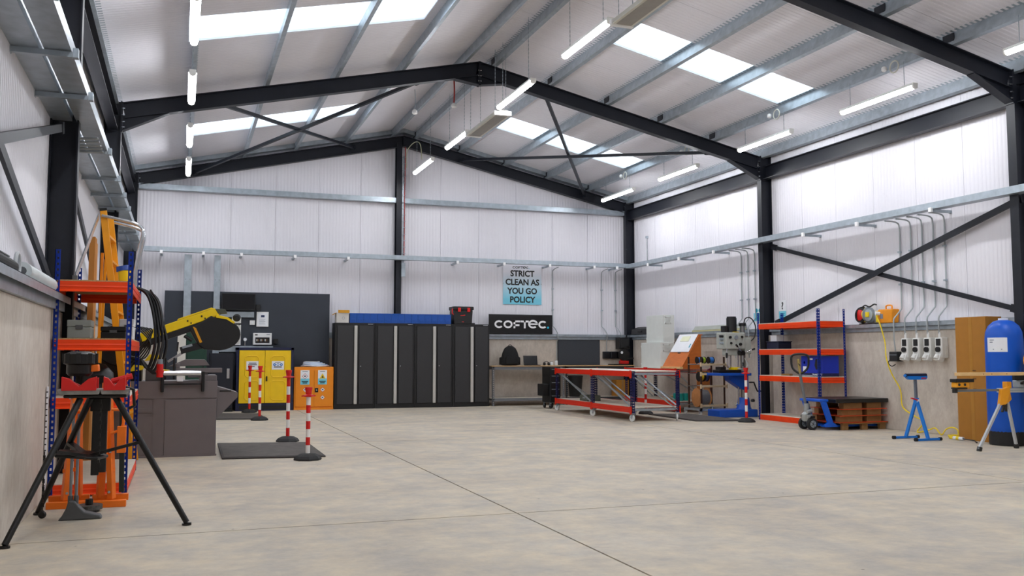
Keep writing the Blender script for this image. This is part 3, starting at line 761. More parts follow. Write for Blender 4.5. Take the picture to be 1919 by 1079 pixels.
logo(t, .15, .145, .20, -.006, .006, mat('sign_white', (240, 240, 242), .4, 0, 0), mat('sign_teal', (30, 180, 215), .4, 0, 0))
# ---- policy banner
BAN = bpy.data.materials.new('banner_print'); BAN.use_nodes = True
nt = BAN.node_tree; bb = nt.nodes['Principled BSDF']; bb.inputs['Roughness'].default_value = .55
tc = nt.nodes.new('ShaderNodeTexCoord'); sx_ = nt.nodes.new('ShaderNodeSeparateXYZ'); cr = nt.nodes.new('ShaderNodeValToRGB')
nt.links.new(tc.outputs['Generated'], sx_.inputs[0]); nt.links.new(sx_.outputs['Z'], cr.inputs[0]); nt.links.new(cr.outputs[0], bb.inputs['Base Color'])
cr.color_ramp.elements[0].position, cr.color_ramp.elements[1].position = .12, .80
cr.color_ramp.elements[0].color = tuple(lin([x / 255 for x in (118, 200, 222)])) + (1,); cr.color_ramp.elements[1].color = tuple(lin([x / 255 for x in (232, 232, 240)])) + (1,)
t = thing('policy_banner', 'banner reading STRICT CLEAN AS YOU GO POLICY hung under the tray', 'banner', (8.35, 22.455, 2.572))
MB().box((-.535, 0, 0), (.535, .006, 1.06)).build('sheet', BAN, t)
for k, (s_, z) in enumerate((('STRICT', .80), ('CLEAN AS', .575), ('YOU GO', .345), ('POLICY', .12))):
    text('lettering', s_, .215, INK, t, (0, -.002, z), (R(90), 0, 0), sx=.96, bold=.007)
logo(t, -.27, .935, .062, -.002, .002, INK, CYAN_D)
for x in (-.525, .525): MB().cyl((x, -.004, .545), (x, 0, .545), .008, 8).build('eyelet', BLACK, t)

# ---- workbenches
def bench(x0, x1, lab, legmat, low):
    t = thing('workbench', lab, 'workbench', (x0, 21.72, 0), 0, 'workbenches on the gable wall'); w = x1 - x0
    MB().box((0, 0, .975), (w, .53, .997)).build('worktop', mat('bench_ply', (196, 160, 112), .6, 0, .12, 30, 0, 60, 0, (.2, 3, 3)), t, bev=.002)
    for y in (.02, .49): MB().box((.03, y, .90), (w - .03, y + .02, .975)).build('apron', legmat, t)
    for x in (.02, w - .075):
        for y in (.02, .47):
            a = x < .1; b = y < .1
            upright(x if a else x + .055, y if b else y + .045, 1 if a else -1, 1 if b else -1, .975, .05).build('leg', legmat, t)
    for y in (.02, .49): MB().box((.03, y, .12), (w - .03, y + .02, .19)).build('lower_rail', legmat, t)
    MB().box((.03, .04, .178), (w - .03, .49, .190)).build('lower_shelf', CHIP_L, t)
    return t
bench(7.27, 9.245, 'long workbench with slotted grey legs carrying the backpack and laptop', mat('bench_grey', (120, 122, 126), .45, .3, .06), True)
bench(9.255, 11.22, 'workbench with dark frame under the grey pinboard', mat('bench_dark', (44, 46, 50), .5, 0, .06), True)
# backpack
t = thing('backpack', 'black backpack standing on the workbench', 'backpack', (7.84, 21.98, .998))
m = MB(); prof = [(.15, 0), (.235, .01), (.245, .1), (.235, .2), (.20, .33), (.15, .43), (.08, .485), (.02, .495)]
m.lathe((0, 0, 0), prof, 18); o = m.build('bag_body', mat('black_fabric', (12, 12, 13), .85, 0, .2, 30, .2, 120), t, smooth=True); o.scale = (1, .55, 1)
MB().prism([(-.16, -.155, .03), (.16, -.155, .03), (.15, -.14, .22), (-.15, -.14, .22)], (0, .06, 0)).build('front_pocket', MATS['black_fabric'], t, bev=.02)
MB().tube(curve_pts([(-.05, 0, .48), (-.03, 0, .515), (.03, 0, .515), (.05, 0, .48)]), .009, 8).build('grab_handle', MATS['black_fabric'], t, smooth=True)
for s in (-1, 1): MB().prism([(s * .22, -.06, .02), (s * .27, -.03, .02), (s * .265, -.03, .2), (s * .21, -.06, .22)], (0, .1, 0)).build('side_pocket', MATS['black_fabric'], t, bev=.008)
# laptop
t = thing('laptop', 'open black laptop on the workbench', 'laptop', (8.405, 21.86, .998))
MB().box((-.18, -.10, 0), (.18, .13, .016)).build('keyboard_base', BLACK, t, bev=.003); MB().box((-.15, -.07, .016), (.15, .08, .019)).build('keyboard', RUBBER, t)
s_ = MB().box((-.19, -.006, 0), (.19, .006, .235)).build('screen', BLACK, t, bev=.003, loc=(0, .14, .016), rot=(R(-10), 0, 0)); MB().box((-.178, -.008, .015), (.178, -.006, .222)).build('display', MATS['screen_glass'], s_)
t = thing('ear_defenders', 'black ear defenders lying on the workbench near the laptop', 'ear defenders', (8.80, 21.9, .998))
for s in (-1, 1): MB().cyl((s * .035, 0, .04), (s * .085, 0, .04), .04, 14).build('ear_cup', BLACK, t, bev=.006)
MB().tube([(.085 * math.cos(a), 0.02, .04 + .06 * math.sin(a)) for a in [i * math.pi / 8 for i in range(9)]], .008, 6).build('headband', BLACK, t, smooth=True)
for x, h_, lab in ((8.95, .10, 'short clear glass jar on the workbench beside ear defenders'), (9.08, .135, 'taller clear glass jar on the workbench near the conduit')):
    t = thing('glass_jar', lab, 'jar', (x, 21.93, .998), 0, 'jars on the workbench')
    MB().lathe((0, 0, 0), [(.04, 0), (.042, .01), (.042, h_ * .8), (.034, h_ * .9)], 14).build('jar', mat('frosted_glass', (214, 218, 218), .2, 0, .05), t, smooth=True); MB().cyl((0, 0, h_ * .9), (0, 0, h_), .038, 14).build('lid', CHROME, t)
# pinboard
t = thing('pinboard', 'dark grey felt pinboard on the concrete above the workbench', 'pinboard', (9.30, 22.335, 1.01)); MB().box((0, 0, 0), (1.19, .022, .645)).build('felt', mat('grey_felt', (58, 62, 68), .9, 0, .06, 30), t); 
b = MB(); b.box((-.008, -.006, -.008), (1.198, .024, .002)); b.box((-.008, -.006, .643), (1.198, .024, .653)); b.box((-.008, -.006, 0), (.002, .024, .645)); b.box((1.188, -.006, 0), (1.198, .024, .645)); b.build('edge_frame', RUBBER, t)
# black sockets over the bench
for k in range(3):
    t = thing('power_socket', ['black double socket below the conduit nearest the pinboard', 'middle black double socket of the three over the workbench', 'black double socket of the three nearest the red cut-off saw'][k], 'socket', (10.58 + k * .215, 22.27, 1.165), 0, 'black sockets over the workbench')
    MB().box((0, 0, 0), (.195, .085, .19)).build('case', mat('socket_black', (26, 28, 34), .4), t, bev=.014); MB().box((.02, -.012, .03), (.175, .002, .15)).build('flap', BLACK, t, bev=.008)
# conduits down the gable wall
CON = mat('conduit', (168, 174, 176), .4, .35, .08, 6)
def conduit(pts, clips, label, group, r=.0125, rings=()):
    t = thing('conduit', label, 'conduit', (0, 0, 0), 0, group)
    MB().tube(pts, r, 8).build('pipe', CON, t, smooth=True)
    for c in clips:
        c = Vector(c); MB().cbox(c, (.05, .05, .03)).build('saddle_clip', GALV_D, t, bev=.003)
    return t
for x, zb, lab in ((9.20, 1.02, 'steel conduit dropping beside the company sign to the workbench'), (10.62, 1.37, 'steel conduit dropping to the black socket nearest the pinboard'), (11.03, 1.37, 'steel conduit dropping to the black sockets near the corner column')):
    P_ = curve_pts([(x, 22.05, 3.54), (x, 22.2, 3.53), (x, 22.38, 3.50), (x, 22.45, 3.42), (x, 22.45, 3.0)], 4) + [Vector((x, 22.45, 2.02)), Vector((x + .04, 22.40, 1.96)), Vector((x + .05, 22.24, 1.83)), Vector((x + .06, 22.24, 1.70)), Vector((x + .065, 22.33 if zb < 1.2 else 22.30, 1.6)), Vector((x + .065, 22.33 if zb < 1.2 else 22.30, zb))]
    conduit(P_, [(x, 22.44, 3.0), (x, 22.44, 2.45)], lab, 'conduits on the gable wall')
# gable post services
t = thing('cable_riser', 'steel strip with a red cable clipped up the gable post', 'cable', (XM - .01, 22.19, 0))
MB().box((-.03, .004, 3.3), (.03, .012, 6.2)).build('strip', GALV, t)
MB().tube(curve_pts([(.03, -.02, 6.42), (.028, -.02, 5.6), (.018, -.025, 5.2), (.022, -.02, 4.5), (.02, -.01, 3.70)]), .012, 6).build('red_cable', mat('red_cable', (150, 40, 34), .5), t, smooth=True)
for k in range(16): MB().box((-.04, -.03, 3.75 + k * .16), (.05, -.005, 3.762 + k * .16)).build('cable_clip', GALV_D, t)
MB().tube(curve_pts([(.06, -.02, 5.9), (.07, -.03, 6.3), (.2, -.2, 6.5), (.32, -.35, 6.45), (.36, -.4, 6.05)]), .01, 6).build('white_cable', mat('cream_cable', (190, 190, 160), .5), t, smooth=True)
MB().box((-.05, -.05, 3.18), (.05, .0, 3.52)).build('entry_box', GALV_D, t, bev=.004)
# corner: black box on the wall and black case on the sill
t = thing('wall_box', 'black wall box under the sill in the corner by the column', 'box', (10.93, 22.02, 1.42)); MB().box((0, 0, 0), (.30, .25, .30)).build('case', BLACK, t, bev=.01); MB().box((.03, -.006, .03), (.27, 0, .27)).build('front_cover', RUBBER, t, bev=.004)
t = thing('equipment_case', 'black flat case lying on the sill beside the corner column', 'case', (11.34, 21.0, 1.802)); MB().prism([(-.08, 0, 0), (.12, 0, 0), (.12, 0, .2), (-.06, 0, .14)], (0, 1.0, 0)).build('body', BLACK, t, bev=.01); MB().box((-.10, .4, .05), (-.075, .6, .09)).build('handle', RUBBER, t, bev=.006)
# red cut-off saw on the bench
t = thing('cut_off_saw', 'red and black cut-off saw on the workbench near the corner', 'saw', (10.92, 21.98, .998))
MB().box((-.26, -.2, 0), (.24, .2, .03)).build('base_plate', BLACK, t, bev=.006); MB().box((-.02, -.12, .03), (.2, .05, .11)).build('vise', RED, t, bev=.012)
MB().prism([(.0, -.02, .08), (.14, -.02, .08), (.2, -.02, .30), (.13, -.02, .42), (.07, -.02, .30)], (0, .07, 0)).build('arm', RED, t, bev=.01)
MB().cyl((.08, -.10, .27), (.08, -.02, .27), .15, 24).build('wheel_guard', BLACK, t, smooth=True); MB().cyl((.16, .0, .33), (.16, .17, .33), .06, 16).build('motor', BLACK, t, bev=.006)
MB().tube([(.14, -.02, .40), (.1, -.03, .46), (.2, -.03, .50), (.28, -.03, .47)], .02, 8).build('handle', BLACK, t, smooth=True); MB().cyl((.0, -.11, .33), (.0, -.115, .33), .035, 12).build('guard_label', PAPER, t)
MB().bar((.2, .0, .16), (.40, .0, .18), .03).build('feed_lever', BLACK, t)
# things under the benches
t = thing('waste_bin', 'black waste bin under the workbench with dark frame', 'bin', (9.62, 21.95, .191)); MB().lathe((0, 0, 0), [(.15, 0), (.155, .01), (.19, .5), (.2, .51), (.2, .53), (.17, .53)], 20).build('tub', BLACK, t, smooth=True); MB().cyl((0, 0, .53), (0, 0, .545), .185, 20).build('lid', RUBBER, t)
t = thing('cardboard_box', 'small cardboard box on the lower shelf under the workbench', 'box', (10.75, 21.86, .191)); MB().box((0, 0, 0), (.36, .3, .42)).build('carton', CARD_D, t, bev=.003); MB().box((.15, -.002, 0), (.21, .3, .4215)).build('tape', mat('brown_tape', (150, 110, 60), .4), t)
t = thing('tool_chest', 'narrow black tool chest with a side bin beyond the mobile bench', 'tool chest', (8.22, 20.25, 0))
MB().box((0, 0, .14), (.27, .5, .98)).build('cabinet', BLACK, t, bev=.01)
for k in range(5): 
    d = MB().box((.015, -.016, .17 + k * .155), (.255, 0, .315 + k * .155)).build('drawer', LOCK_B, t, bev=.004); MB().box((.04, -.026, .295 + k * .155), (.23, -.014, .305 + k * .155)).build('pull', GALV_D, d)
MB().box((-.16, .05, .30), (-.003, .4, .58)).build('side_bin', BLACK, t, bev=.01)
for x in (.04, .23):
    for y in (.06, .44): w_ = MB().cyl((x - .015, y, .06), (x + .015, y, .06), .06, 14).build('caster_wheel', RUBBER, t); MB().box((x - .02, y - .02, .06), (x + .02, y + .02, .14)).build('caster_fork', GALV_D, t)

# ================================================================ SHELVING
def shelving(name, label, x0, x1, y0, y1, h, levels, bh=.095, boards=None):
    t = thing(name, label, 'shelving', (x0, y0, 0)); w, d = x1 - x0, y1 - y0
    for (a, b, sx, sy) in ((0, 0, 1, 1), (w, 0, -1, 1), (0, d, 1, -1), (w, d, -1, -1)):
        upright(a, b, sx, sy, h).build('upright', BLUE_UP, t)
    for k, z in enumerate(levels):
        bm = boards[k] if boards else CHIP
        sh = MB().box((.006, .006, z - .016), (w - .006, d - .006, z)).build('shelf_board', bm, t)
        zz = z - .012
        for y, s in ((.006, 1), (d - .006, -1)):
            m = MB(); m.profile((.045, y, zz - bh / 2), (w - .045, y, zz - bh / 2), [(-.004, -bh / 2), (.022, -bh / 2), (.022, -bh / 2 + .006), (.004, -bh * .3), (.004, -.012), (.010, 0), (.004, .012), (.004, bh / 2), (-.004, bh / 2), (-.004, .012), (-.010, 0), (-.004, -.012)] if s < 0 else [(.004, -bh / 2), (.004, -.012), (.010, 0), (.004, .012), (.004, bh / 2), (-.004, bh / 2), (-.004, .012), (-.008, 0), (-.004, -.012), (-.004, -bh * .3), (-.022, -bh / 2 + .006), (-.022, -bh / 2)])
            m.build('beam', ORANGE_B, t)
        for x in (.006, w - .006):
            m = MB(); m.box((x - .004, .045, zz - bh), (x + .004, d - .045, zz)); m.box((x - .009, .045, zz - bh * .55), (x + .009, d - .045, zz - bh * .45)); m.build('beam', ORANGE_B, t)
        for a in (.022, w - .022):
            for dz in (.03, .065): MB().cyl((a, -.002, z - dz), (a, .004, z - dz), .006, 6).build('stud', mat('stud_red', (220, 60, 60), .4), t)
    return t
shelving('boltless_shelving', 'blue and orange boltless shelving standing by the ladder and bandsaw', -1.075, -.425, 9.10, 11.0, 2.20, (1.93, 1.405, .885, .12), .095, [CHIP, CHIP, CHIP_L, CHIP_L])
shelving('boltless_shelving', 'blue and orange boltless shelving between the drill press and pallet truck', 10.71, 11.30, 13.65, 15.50, 2.09, (1.875, 1.375, .87, .115), .10, [CHIP_L] * 4)

# ================================================================ LEFT SIDE
ORG = mat('trestle_orange', (240, 116, 14), .45, 0, .08, 8)
BLK_M = mat('black_metal', (20, 19, 19), .4, .2, .25, 14, .1, 90)
GREY_P = mat('grey_plastic', (86, 88, 90), .55, 0, .08)
# pipe vise tripod
t = thing('tripod_vise', 'black tripod pipe stand with two red vise jaws in front of shelving', 'vise stand', (-.62, 7.45, 0))
feet = [(.695, -.12, 0), (-.425, -.60, 0), (-.405, .74, 0)]
tops = [(.17, -.03, .96), (-.05, -.11, .94), (.0, .12, .94)]
legs = []
for f, tp in zip(feet, tops):
    f, tp = Vector(f) + Vector((0, 0, .02)), Vector(tp)
    lg = MB().cyl(f, tp, .021, 10, .024).build('leg', BLK_M, t, smooth=True); legs.append(lg)
    dr = (f - tp).normalized(); fl = Vector((dr.x, dr.y, 0)).normalized()
    MB().cyl((f.x, f.y, .0), (f.x + .0, f.y, .014), .034, 14).build('foot', BLK_M, lg); MB().bar(f + Vector((0, 0, -.008)), f + fl * .03 + Vector((0, 0, -.008)), .04, .012).build('foot_tab', BLK_M, lg)
def along(k, a): return Vector(feet[k]).lerp(Vector(tops[k]), a)
hub = Vector((.0, -.03, .52))
m = MB()
for k, a in ((0, .64), (1, .62), (2, .62)):
    p = along(k, a); m.bar(hub, p, .05, .022)
m.build('spreader', BLK_M, t)
MB().prism([(-.20, -.16, .53), (.08, -.16, .50), (.14, .02, .50), (.02, .16, .52), (-.20, .12, .54)], (0, 0, .022)).build('tool_tray', BLK_M, t, bev=.006)
MB().box((-.16, -.15, .945), (.26, .26, .97)).build('head_plate', BLK_M, t, bev=.01)
for x0, x1, lab in ((-.185, .075, 'a'), (.095, .262, 'b')):
    v = MB().prism([(x0, -.19, .97), (x1, -.19, .97), (x1 + .015, -.19, 1.01), (x0 - .015, -.19, 1.01)], (0, .22, 0)).build('vise_tray', mat('cast_grey', (140, 138, 134), .5, .4, .2, 20), t, bev=.006)
    c = (x0 + x1) / 2; q = (x1 - x0) * .44
    MB().prism([(c - q, -.20, 1.0), (c + q, -.20, 1.0), (c + q, -.20, 1.10), (c + q * .55, -.20, 1.085), (c, -.20, 1.03), (c - q * .55, -.20, 1.085), (c - q, -.20, 1.10)], (0, .05, 0)).build('jaw', RED, v, bev=.004)
    MB().prism([(c - q, -.02, 1.0), (c + q, -.02, 1.0), (c + q, -.02, 1.09), (c, -.02, 1.03), (c - q, -.02, 1.09)], (0, .05, 0)).build('jaw', RED, v, bev=.004)
m = MB()
for k in range(16):
    a = Vector((.085, -.10, .93 - .03 * k)); m.bar(a, a - Vector((0, 0, .034)), .018 if k % 2 else .006, .006 if k % 2 else .018, (0, 1, 0))
m.build('chain', BLK_M, t)
MB().tube([(.24, -.05, 1.02), (.30, -.05, 1.0), (.31, -.05, .88), (.27, -.05, .86)], .012, 8).build('clamp_handle', BLK_M, t, smooth=True)
MB().cyl((.15, -.06, 1.06), (.29, -.06, 1.10), .022, 10).build('clamp_screw', RED, t)
t = thing('pipe_threader', 'black pipe threader head resting on the tripod vise', 'threader', (-.69, 7.44, 1.10))
MB().lathe((0, 0, 0), [(.07, 0), (.09, .02), (.09, .08), (.11, .09), (.11, .16), (.06, .18)], 16).build('head', BLK_M, t, smooth=True)
for k in range(8): MB().cbox((.105 * math.cos(k * .785), .105 * math.sin(k * .785), .13), (.03, .03, .07)).build('die_lug', BLACK, t)
MB().bar((.02, 0, .05), (.13, -.01, .06), .07, .05).build('ratchet_arm', ORG, t, bev=.006)
# orange folding trestles
def trestle(loc, rz, lab, mirror=1, h=.98, fw=.15):
    t = thing('folding_trestle', lab, 'trestle', loc, rz, 'orange trestles'); s = mirror
    MB().bar((-.02 * s, 0, .06), (.035 * s, .02, h), .075, .045).build('leg', ORG, t, bev=.004)
    MB().bar((.075 * s, .10, .06), (.05 * s, .06, h), .06, .04).build('leg', ORG, t, bev=.004)
    MB().box((-fw, -.08, .0), (fw, -.02, .055)).build('foot_beam', ORG, t, bev=.004); MB().box((-fw, .08, .03), (fw + .01, .14, .085)).build('foot_beam', ORG, t, bev=.004)
    MB().box((-.10, -.05, .40), (-.02, .0, .62)).build('clamp_block', ORG, t, bev=.004) if s < 0 else None
    MB().bar((-.03 * s, -.01, .30), (.05 * s, .09, .30), .03).build('cross_tie', ORG, t)
    MB().tube(curve_pts([(.0, -.03, .80), (.08, -.03, .79), (.095, -.03, .72), (.08, -.03, .64), (.0, -.03, .60)], 4), .012, 8).build('carry_handle', ORG, t, smooth=True)
    for z in (.12, .45, .9): MB().cyl((0, -.04, z), (0, .07, z), .011, 8).build('pivot_bolt', CHROME, t)
    return t
trestle((-.85, 8.50, 0), R(0), 'orange folding trestle leaning in front of the shelving, close to the concrete wall', 1)
t = trestle((-.53, 8.46, 0), R(0), 'orange folding trestle with carry handle beside the grey scraper', -1, 1.02, .135)
MB().box((.05, -.06, .44), (.12, .0, .66)).build('clamp_block', ORG, t, bev=.004)
MB().bar((.09, .09, .1), (.075, .09, .85), .04).build('leg', mat('dark_green', (24, 40, 34), .5), t)
# lashing strap, scraper
t = thing('tool_roll', 'black ratchet strap bundle hanging under the tripod', 'strap', (-.56, 7.69, 0)); MB().box((-.055, -.02, .35), (.0, .02, .93)).build('strap', BLACK, t, bev=.005); MB().box((.0, -.02, .37), (.05, .02, .93)).build('strap', RUBBER, t, bev=.005); MB().box((-.07, -.035, .83), (.07, .035, .93)).build('ratchet', BLK_M, t, bev=.006)
t = thing('floor_scraper', 'grey plastic squeegee scraper with twin metal rods on the floor', 'scraper', (-.72, 7.87, 0))
prof = [(-.125, 0), (.185, 0), (.17, .03), (.06, .06), (.02, .10), (-.01, .145), (-.055, .145), (-.07, .09), (-.10, .03)]
MB().prism([(x, -.05, z) for x, z in prof], (0, .10, 0)).build('blade', GREY_P, t, bev=.012)
for x, z1 in ((-.045, .88), (-.005, .80)): MB().cyl((x, 0, .13), (x + .0, .03, z1), .011, 8).build('rod', mat('rod_grey', (138, 144, 150), .35, .5), t, smooth=True); MB().cyl((x, 0, .12), (x, .002, .18), .018, 8).build('ferrule', GREY_P, t)
t = thing('wire_brush', 'flat wire wheel lying on the floor between the orange trestles', 'wire wheel', (-.66, 8.22, 0)); MB().cyl((0, 0, .02), (0, 0, .055), .10, 20).build('wire_ring', mat('wire_grey', (90, 90, 88), .5, .5, .3, 60), t); MB().cyl((0, 0, .055), (.0, 0, .10), .03, 10).build('hub', BLK_M, t); MB().cyl((0, 0, .0), (0, 0, .02), .08, 16).build('backing', BLK_M, t)
t = thing('loose_chain', 'short black chain hanging from the tripod leg to the floor', 'chain', (-.97, 8.0, 0)); m = MB()
for k in range(17):
    a = Vector((.0, 0, .51 - .03 * k)); m.bar(a, a - Vector((0, 0, .034)), .018 if k % 2 else .006, .006 if k % 2 else .018, (0, 1, 0))
m.build('links', BLK_M, t); MB().lathe((0, -.01, .03), [(.02, -.012), (.03, 0), (.02, .012)], 12, (0, 1, 0)).build('end_ring', BLK_M, t)
t = thing('straight_edge', 'white measuring rule leaning on the wall behind the tripod', 'rule', (-1.082, 8.9, 0)); MB().box((0, 0, 0), (.012, .06, .98)).build('blade', PAPER, t); m = MB(); [m.box((-.001, -.0015, .03 + k * .05), (.013, .0, .04 + k * .05)) for k in range(19)]; m.build('graduations', INK, t)

# things on the shelving
t = thing('spray_can', 'yellow tub with a blue lid on the top shelf', 'tub', (-.52, 9.45, 1.931)); MB().lathe((0, 0, 0), [(.045, 0), (.06, .12)], 16).build('tub', YEL, t, smooth=True); MB().cyl((-.01, 0, .12), (-.02, 0, .165), .062, 16, .055).build('lid', mat('lid_blue', (20, 60, 140), .4), t, smooth=True)
t = thing('cable_hank', 'thick hank of black cable hanging off the end of the shelving', 'cable', (-.42, 10.6, 0))
for k in range(9):
    dx, dy = .0 + .026 * (k % 4), -.05 + .02 * k
    MB().tube(curve_pts([(-.12, dy, 1.955), (.0, dy, 1.96), (.09 + dx, dy, 1.86), (.15 + dx, dy, 1.62), (.16 + dx * 1.5, dy, 1.35), (.10 + dx, dy, 1.12 - .02 * (k % 4)), (.03, dy, 1.2)], 5), .017, 6).build('loop', BLACK, t, smooth=True)
t = thing('power_plug', 'red industrial plug hanging by the cable hank', 'plug', (-.20, 10.47, 1.02)); MB().cyl((0, 0, 0), (0, 0, .14), .035, 14).build('body', RED, t, smooth=True); MB().cyl((0, 0, .14), (0, 0, .19), .028, 12).build('shroud', mat('plug_grey', (130, 140, 146), .4), t); MB().cyl((0, 0, .05), (0, 0, .075), .042, 14).build('collar', RED, t); MB().tube(curve_pts([(0, 0, .19), (0, 0, .27), (.02, .02, .42), (-.02, .06, .75), (-.12, .08, .93)], 4), .011, 6).build('cable', BLACK, t, smooth=True)
for k, (x, y, w, d, h, mt, lab) in enumerate(((-.98, 9.3, .2, .3, .17, mat('case_grey', (150, 156, 150), .5), 'pale grey instrument case on the middle shelf'), (-.72, 9.6, .22, .3, .12, BLACK, 'black case on the middle shelf behind the cables'), (-.60, 10.3, .14, .3, .22, PAPER, 'white carton on the middle shelf'))):
    t = thing('shelf_case', lab, 'case', (x, y, 1.406), 0); MB().box((0, 0, 0), (w, d, h * .62)).build('body', mt, t, bev=.008); MB().box((-.003, -.003, h * .63), (w + .003, d + .003, h)).build('lid', mt, t, bev=.008); MB().box((w * .35, -.012, h * .5), (w * .65, 0, h * .72)).build('catch', GREY_P, t)
t = thing('welding_mask', 'bulky black welding mask on the lower shelf', 'mask', (-.75, 9.5, .886)); MB().lathe((0, 0, 0), [(.15, 0), (.17, .08), (.16, .2), (.09, .28), (.01, .3)], 18).build('shell', BLACK, t, smooth=True); MB().box((-.09, -.172, .10), (.09, -.13, .18)).build('visor', MATS['screen_glass'], t, bev=.006)

# ladder, handrail, boards standing by the wall
t = thing('platform_steps', 'yellow fibreglass step ladder with aluminium handrail behind the shelving', 'ladder', (-.60, 11.62, 0))
LAD = mat('ladder_yellow', (238, 158, 12), .4, 0, .06, 6)
st = [((-.285, 0, 2.93), (.10, -.04, 0)), ((-.235, .36, 2.90), (.12, .40, 0))]
for a, b in st:
    l = MB().bar(b, a, .075, .03, (0, 1, 0)).build('stile', LAD, t, bev=.004); MB().bar(Vector(a) - Vector((0, 0, .0)), Vector(a) + Vector((-.004, 0, .03)), .08, .035, (0, 1, 0)).build('cap', BLACK, l)
for k in range(9):
    f = .1 + k * .1
    p, q = Vector(st[0][1]).lerp(Vector(st[0][0]), f), Vector(st[1][1]).lerp(Vector(st[1][0]), f); MB().bar(p, q, .08, .025).build('tread', LAD, t)
MB().bar((-.31, .18, 0), (-.29, .12, 2.45), .05, .03).build('rear_leg', LAD, t, bev=.003)
MB().bar((-.33, .42, 0), (-.27, .40, 2.40), .05, .03).build('rear_leg', LAD, t, bev=.003)
for y in (-.03, .37):
    MB().tube(curve_pts([(-.30, y, 2.87), (-.1, y, 2.83), (.08, y, 2.78), (.15, y, 2.70), (.11, y, 2.45), (.05, y, 2.0)], 5), .019, 8).build('handrail', CHROME, t, smooth=True)
for x0, y, zt, mt, lab in ((-.99, 11.25, 2.58, mat('ply_brown', (178, 116, 44), .7, 0, .1, 20, 0, 60, 0, (1, 1, .1)), 'brown plywood offcut standing against the wall behind shelving'), (-1.0, 11.50, 2.55, mat('ply_pale', (208, 160, 100), .7, 0, .1, 20, 0, 60, 0, (1, 1, .1)), 'pale timber board standing beside the brown offcut')):
    t = tag(MB().box((x0, y, 0), (x0 + .06, y + .24, zt)).build('timber_board', mt, bev=.003), lab, 'board')
t = thing('alloy_bar', 'silver aluminium flat bar leaning diagonally across the wall by the ladder', 'bar', (0, 0, 0)); MB().bar((-.95, 9.55, 1.99), (-.93, 11.55, 2.85), .012, .07).build('bar', CHROME, t); MB().box((-.97, 9.48, 1.932), (-.93, 9.58, 2.0)).build('end_foot', GREY_P, t)
# grey sockets behind shelving and conduits above
for k, y in enumerate((11.82, 12.02)):
    t = thing('isolator_box', ['grey isolator box on the wall behind the shelving, nearer its end', 'grey isolator box on the wall next to the ladder foot'][k], 'isolator', (-1.088, y, 1.15)); MB().box((0, 0, 0), (.11, .17, .36)).build('case', mat('iso_grey', (190, 194, 194), .5), t, bev=.01); MB().box((.108, .03, .05), (.13, .14, .2)).build('cover', GREY_P, t, bev=.004)
for k in range(5):
    y = 10.35 + .17 * k
    P_ = curve_pts([(-.86, y, 3.50), (-1.0, y, 3.49), (-1.17, y, 3.48), (-1.228, y, 3.42), (-1.228, y, 3.1)], 4) + [Vector((-1.228, y, 1.85))]
    conduit(P_, [(-1.225, y, 2.9), (-1.225, y, 2.3)], 'steel conduit bending from the tray down behind the ladder, %s from the shelving' % ORD[k], 'conduits behind the ladder')
for k in range(6):
    y = 16.6 + .22 * k
    P_ = curve_pts([(-.86, y, 3.50), (-1.0, y, 3.49), (-1.17, y, 3.48), (-1.228, y, 3.42), (-1.228, y, 3.1)], 4) + [Vector((-1.228, y, 1.85))]
    conduit(P_, [(-1.225, y, 2.9), (-1.225, y, 2.3)], 'steel conduit bending from the tray down beyond the bandsaw, %s from the bandsaw' % ORD[k], 'conduits by the bandsaw')
# on the sill
t = thing('tool_bag', 'long black zip bag lying on the wall sill', 'bag', (-1.10, 5.9, 1.801)); MB().prism([(-.07, 0, 0), (.06, 0, 0), (.065, 0, .06), (.0, 0, .11), (-.06, 0, .09)], (0, 1.05, -.0)).build('bag', mat('bag_black', (18, 17, 17), .7, 0, .2), t, bev=.02); MB().box((.0, .02, .105), (.012, 1.0, .113)).build('zip', GREY_P, t)
t = thing('pipe_saddle', 'grey plastic pipe ring standing on the wall sill', 'pipe ring', (-1.10, 7.28, 1.801)); MB().tube([(.0, .09 * math.cos(a), .085 + .085 * math.sin(a)) for a in [i * math.pi / 10 for i in range(-2, 13)]], .014, 8).build('ring', mat('pipe_grey', (170, 174, 176), .45), t, smooth=True); MB().box((-.05, -.10, 0), (.05, .10, .02)).build('base', MATS['pipe_grey'], t, bev=.004)
t = thing('sheet_roll', 'pale rolled plastic sheet lying on the wall sill', 'roll', (-1.10, 7.5, 1.801)); MB().cyl((0, 0, .066), (0, 1.5, .066), .065, 16).build('roll', mat('roll_pale', (196, 202, 202), .5, 0, .08), t, smooth=True); MB().cyl((0, -.003, .065), (0, 0, .065), .03, 12).build('core', GREY_P, t)

# ---- bandsaw
SAWG = mat('saw_grey', (112, 104, 104), .5, 0, .04)
SAWD = mat('saw_dark', (70, 66, 66), .55, 0, .06)
SYEL = mat('saw_yellow', (240, 206, 8), .35, 0, .04)
t = thing('bandsaw', 'horizontal bandsaw with yellow arm and black blade guard on grey base', 'bandsaw', (0, 12.25, 0))
b = MB(); b.box((-1.0, 0, .0), (.445, .75, .93)); b.build('base_cabinet', SAWG, t, bev=.006)
MB().box((-.95, -.012, .72), (.45, .0, .935)).build('top_skirt', SAWG, t, bev=.003)
MB().box((-1.0, -.02, 0), (.455, .0, .022)).build('floor_flange', SAWG, t)
MB().box((-.30, -.006, .02), (-.17, .0, .72)).build('recess_strip', SAWG, t); MB().box((-.165, -.014, .02), (.44, .0, .70)).build('access_door', SAWG, t, bev=.004); MB().box((-.96, -.014, .55), (-.315, .0, .60)).build('cabinet_ledge', SAWG, t)
MB().box((.24, .1, .93), (.445, .7, 1.0)).build('bed', SAWG, t, bev=.006)
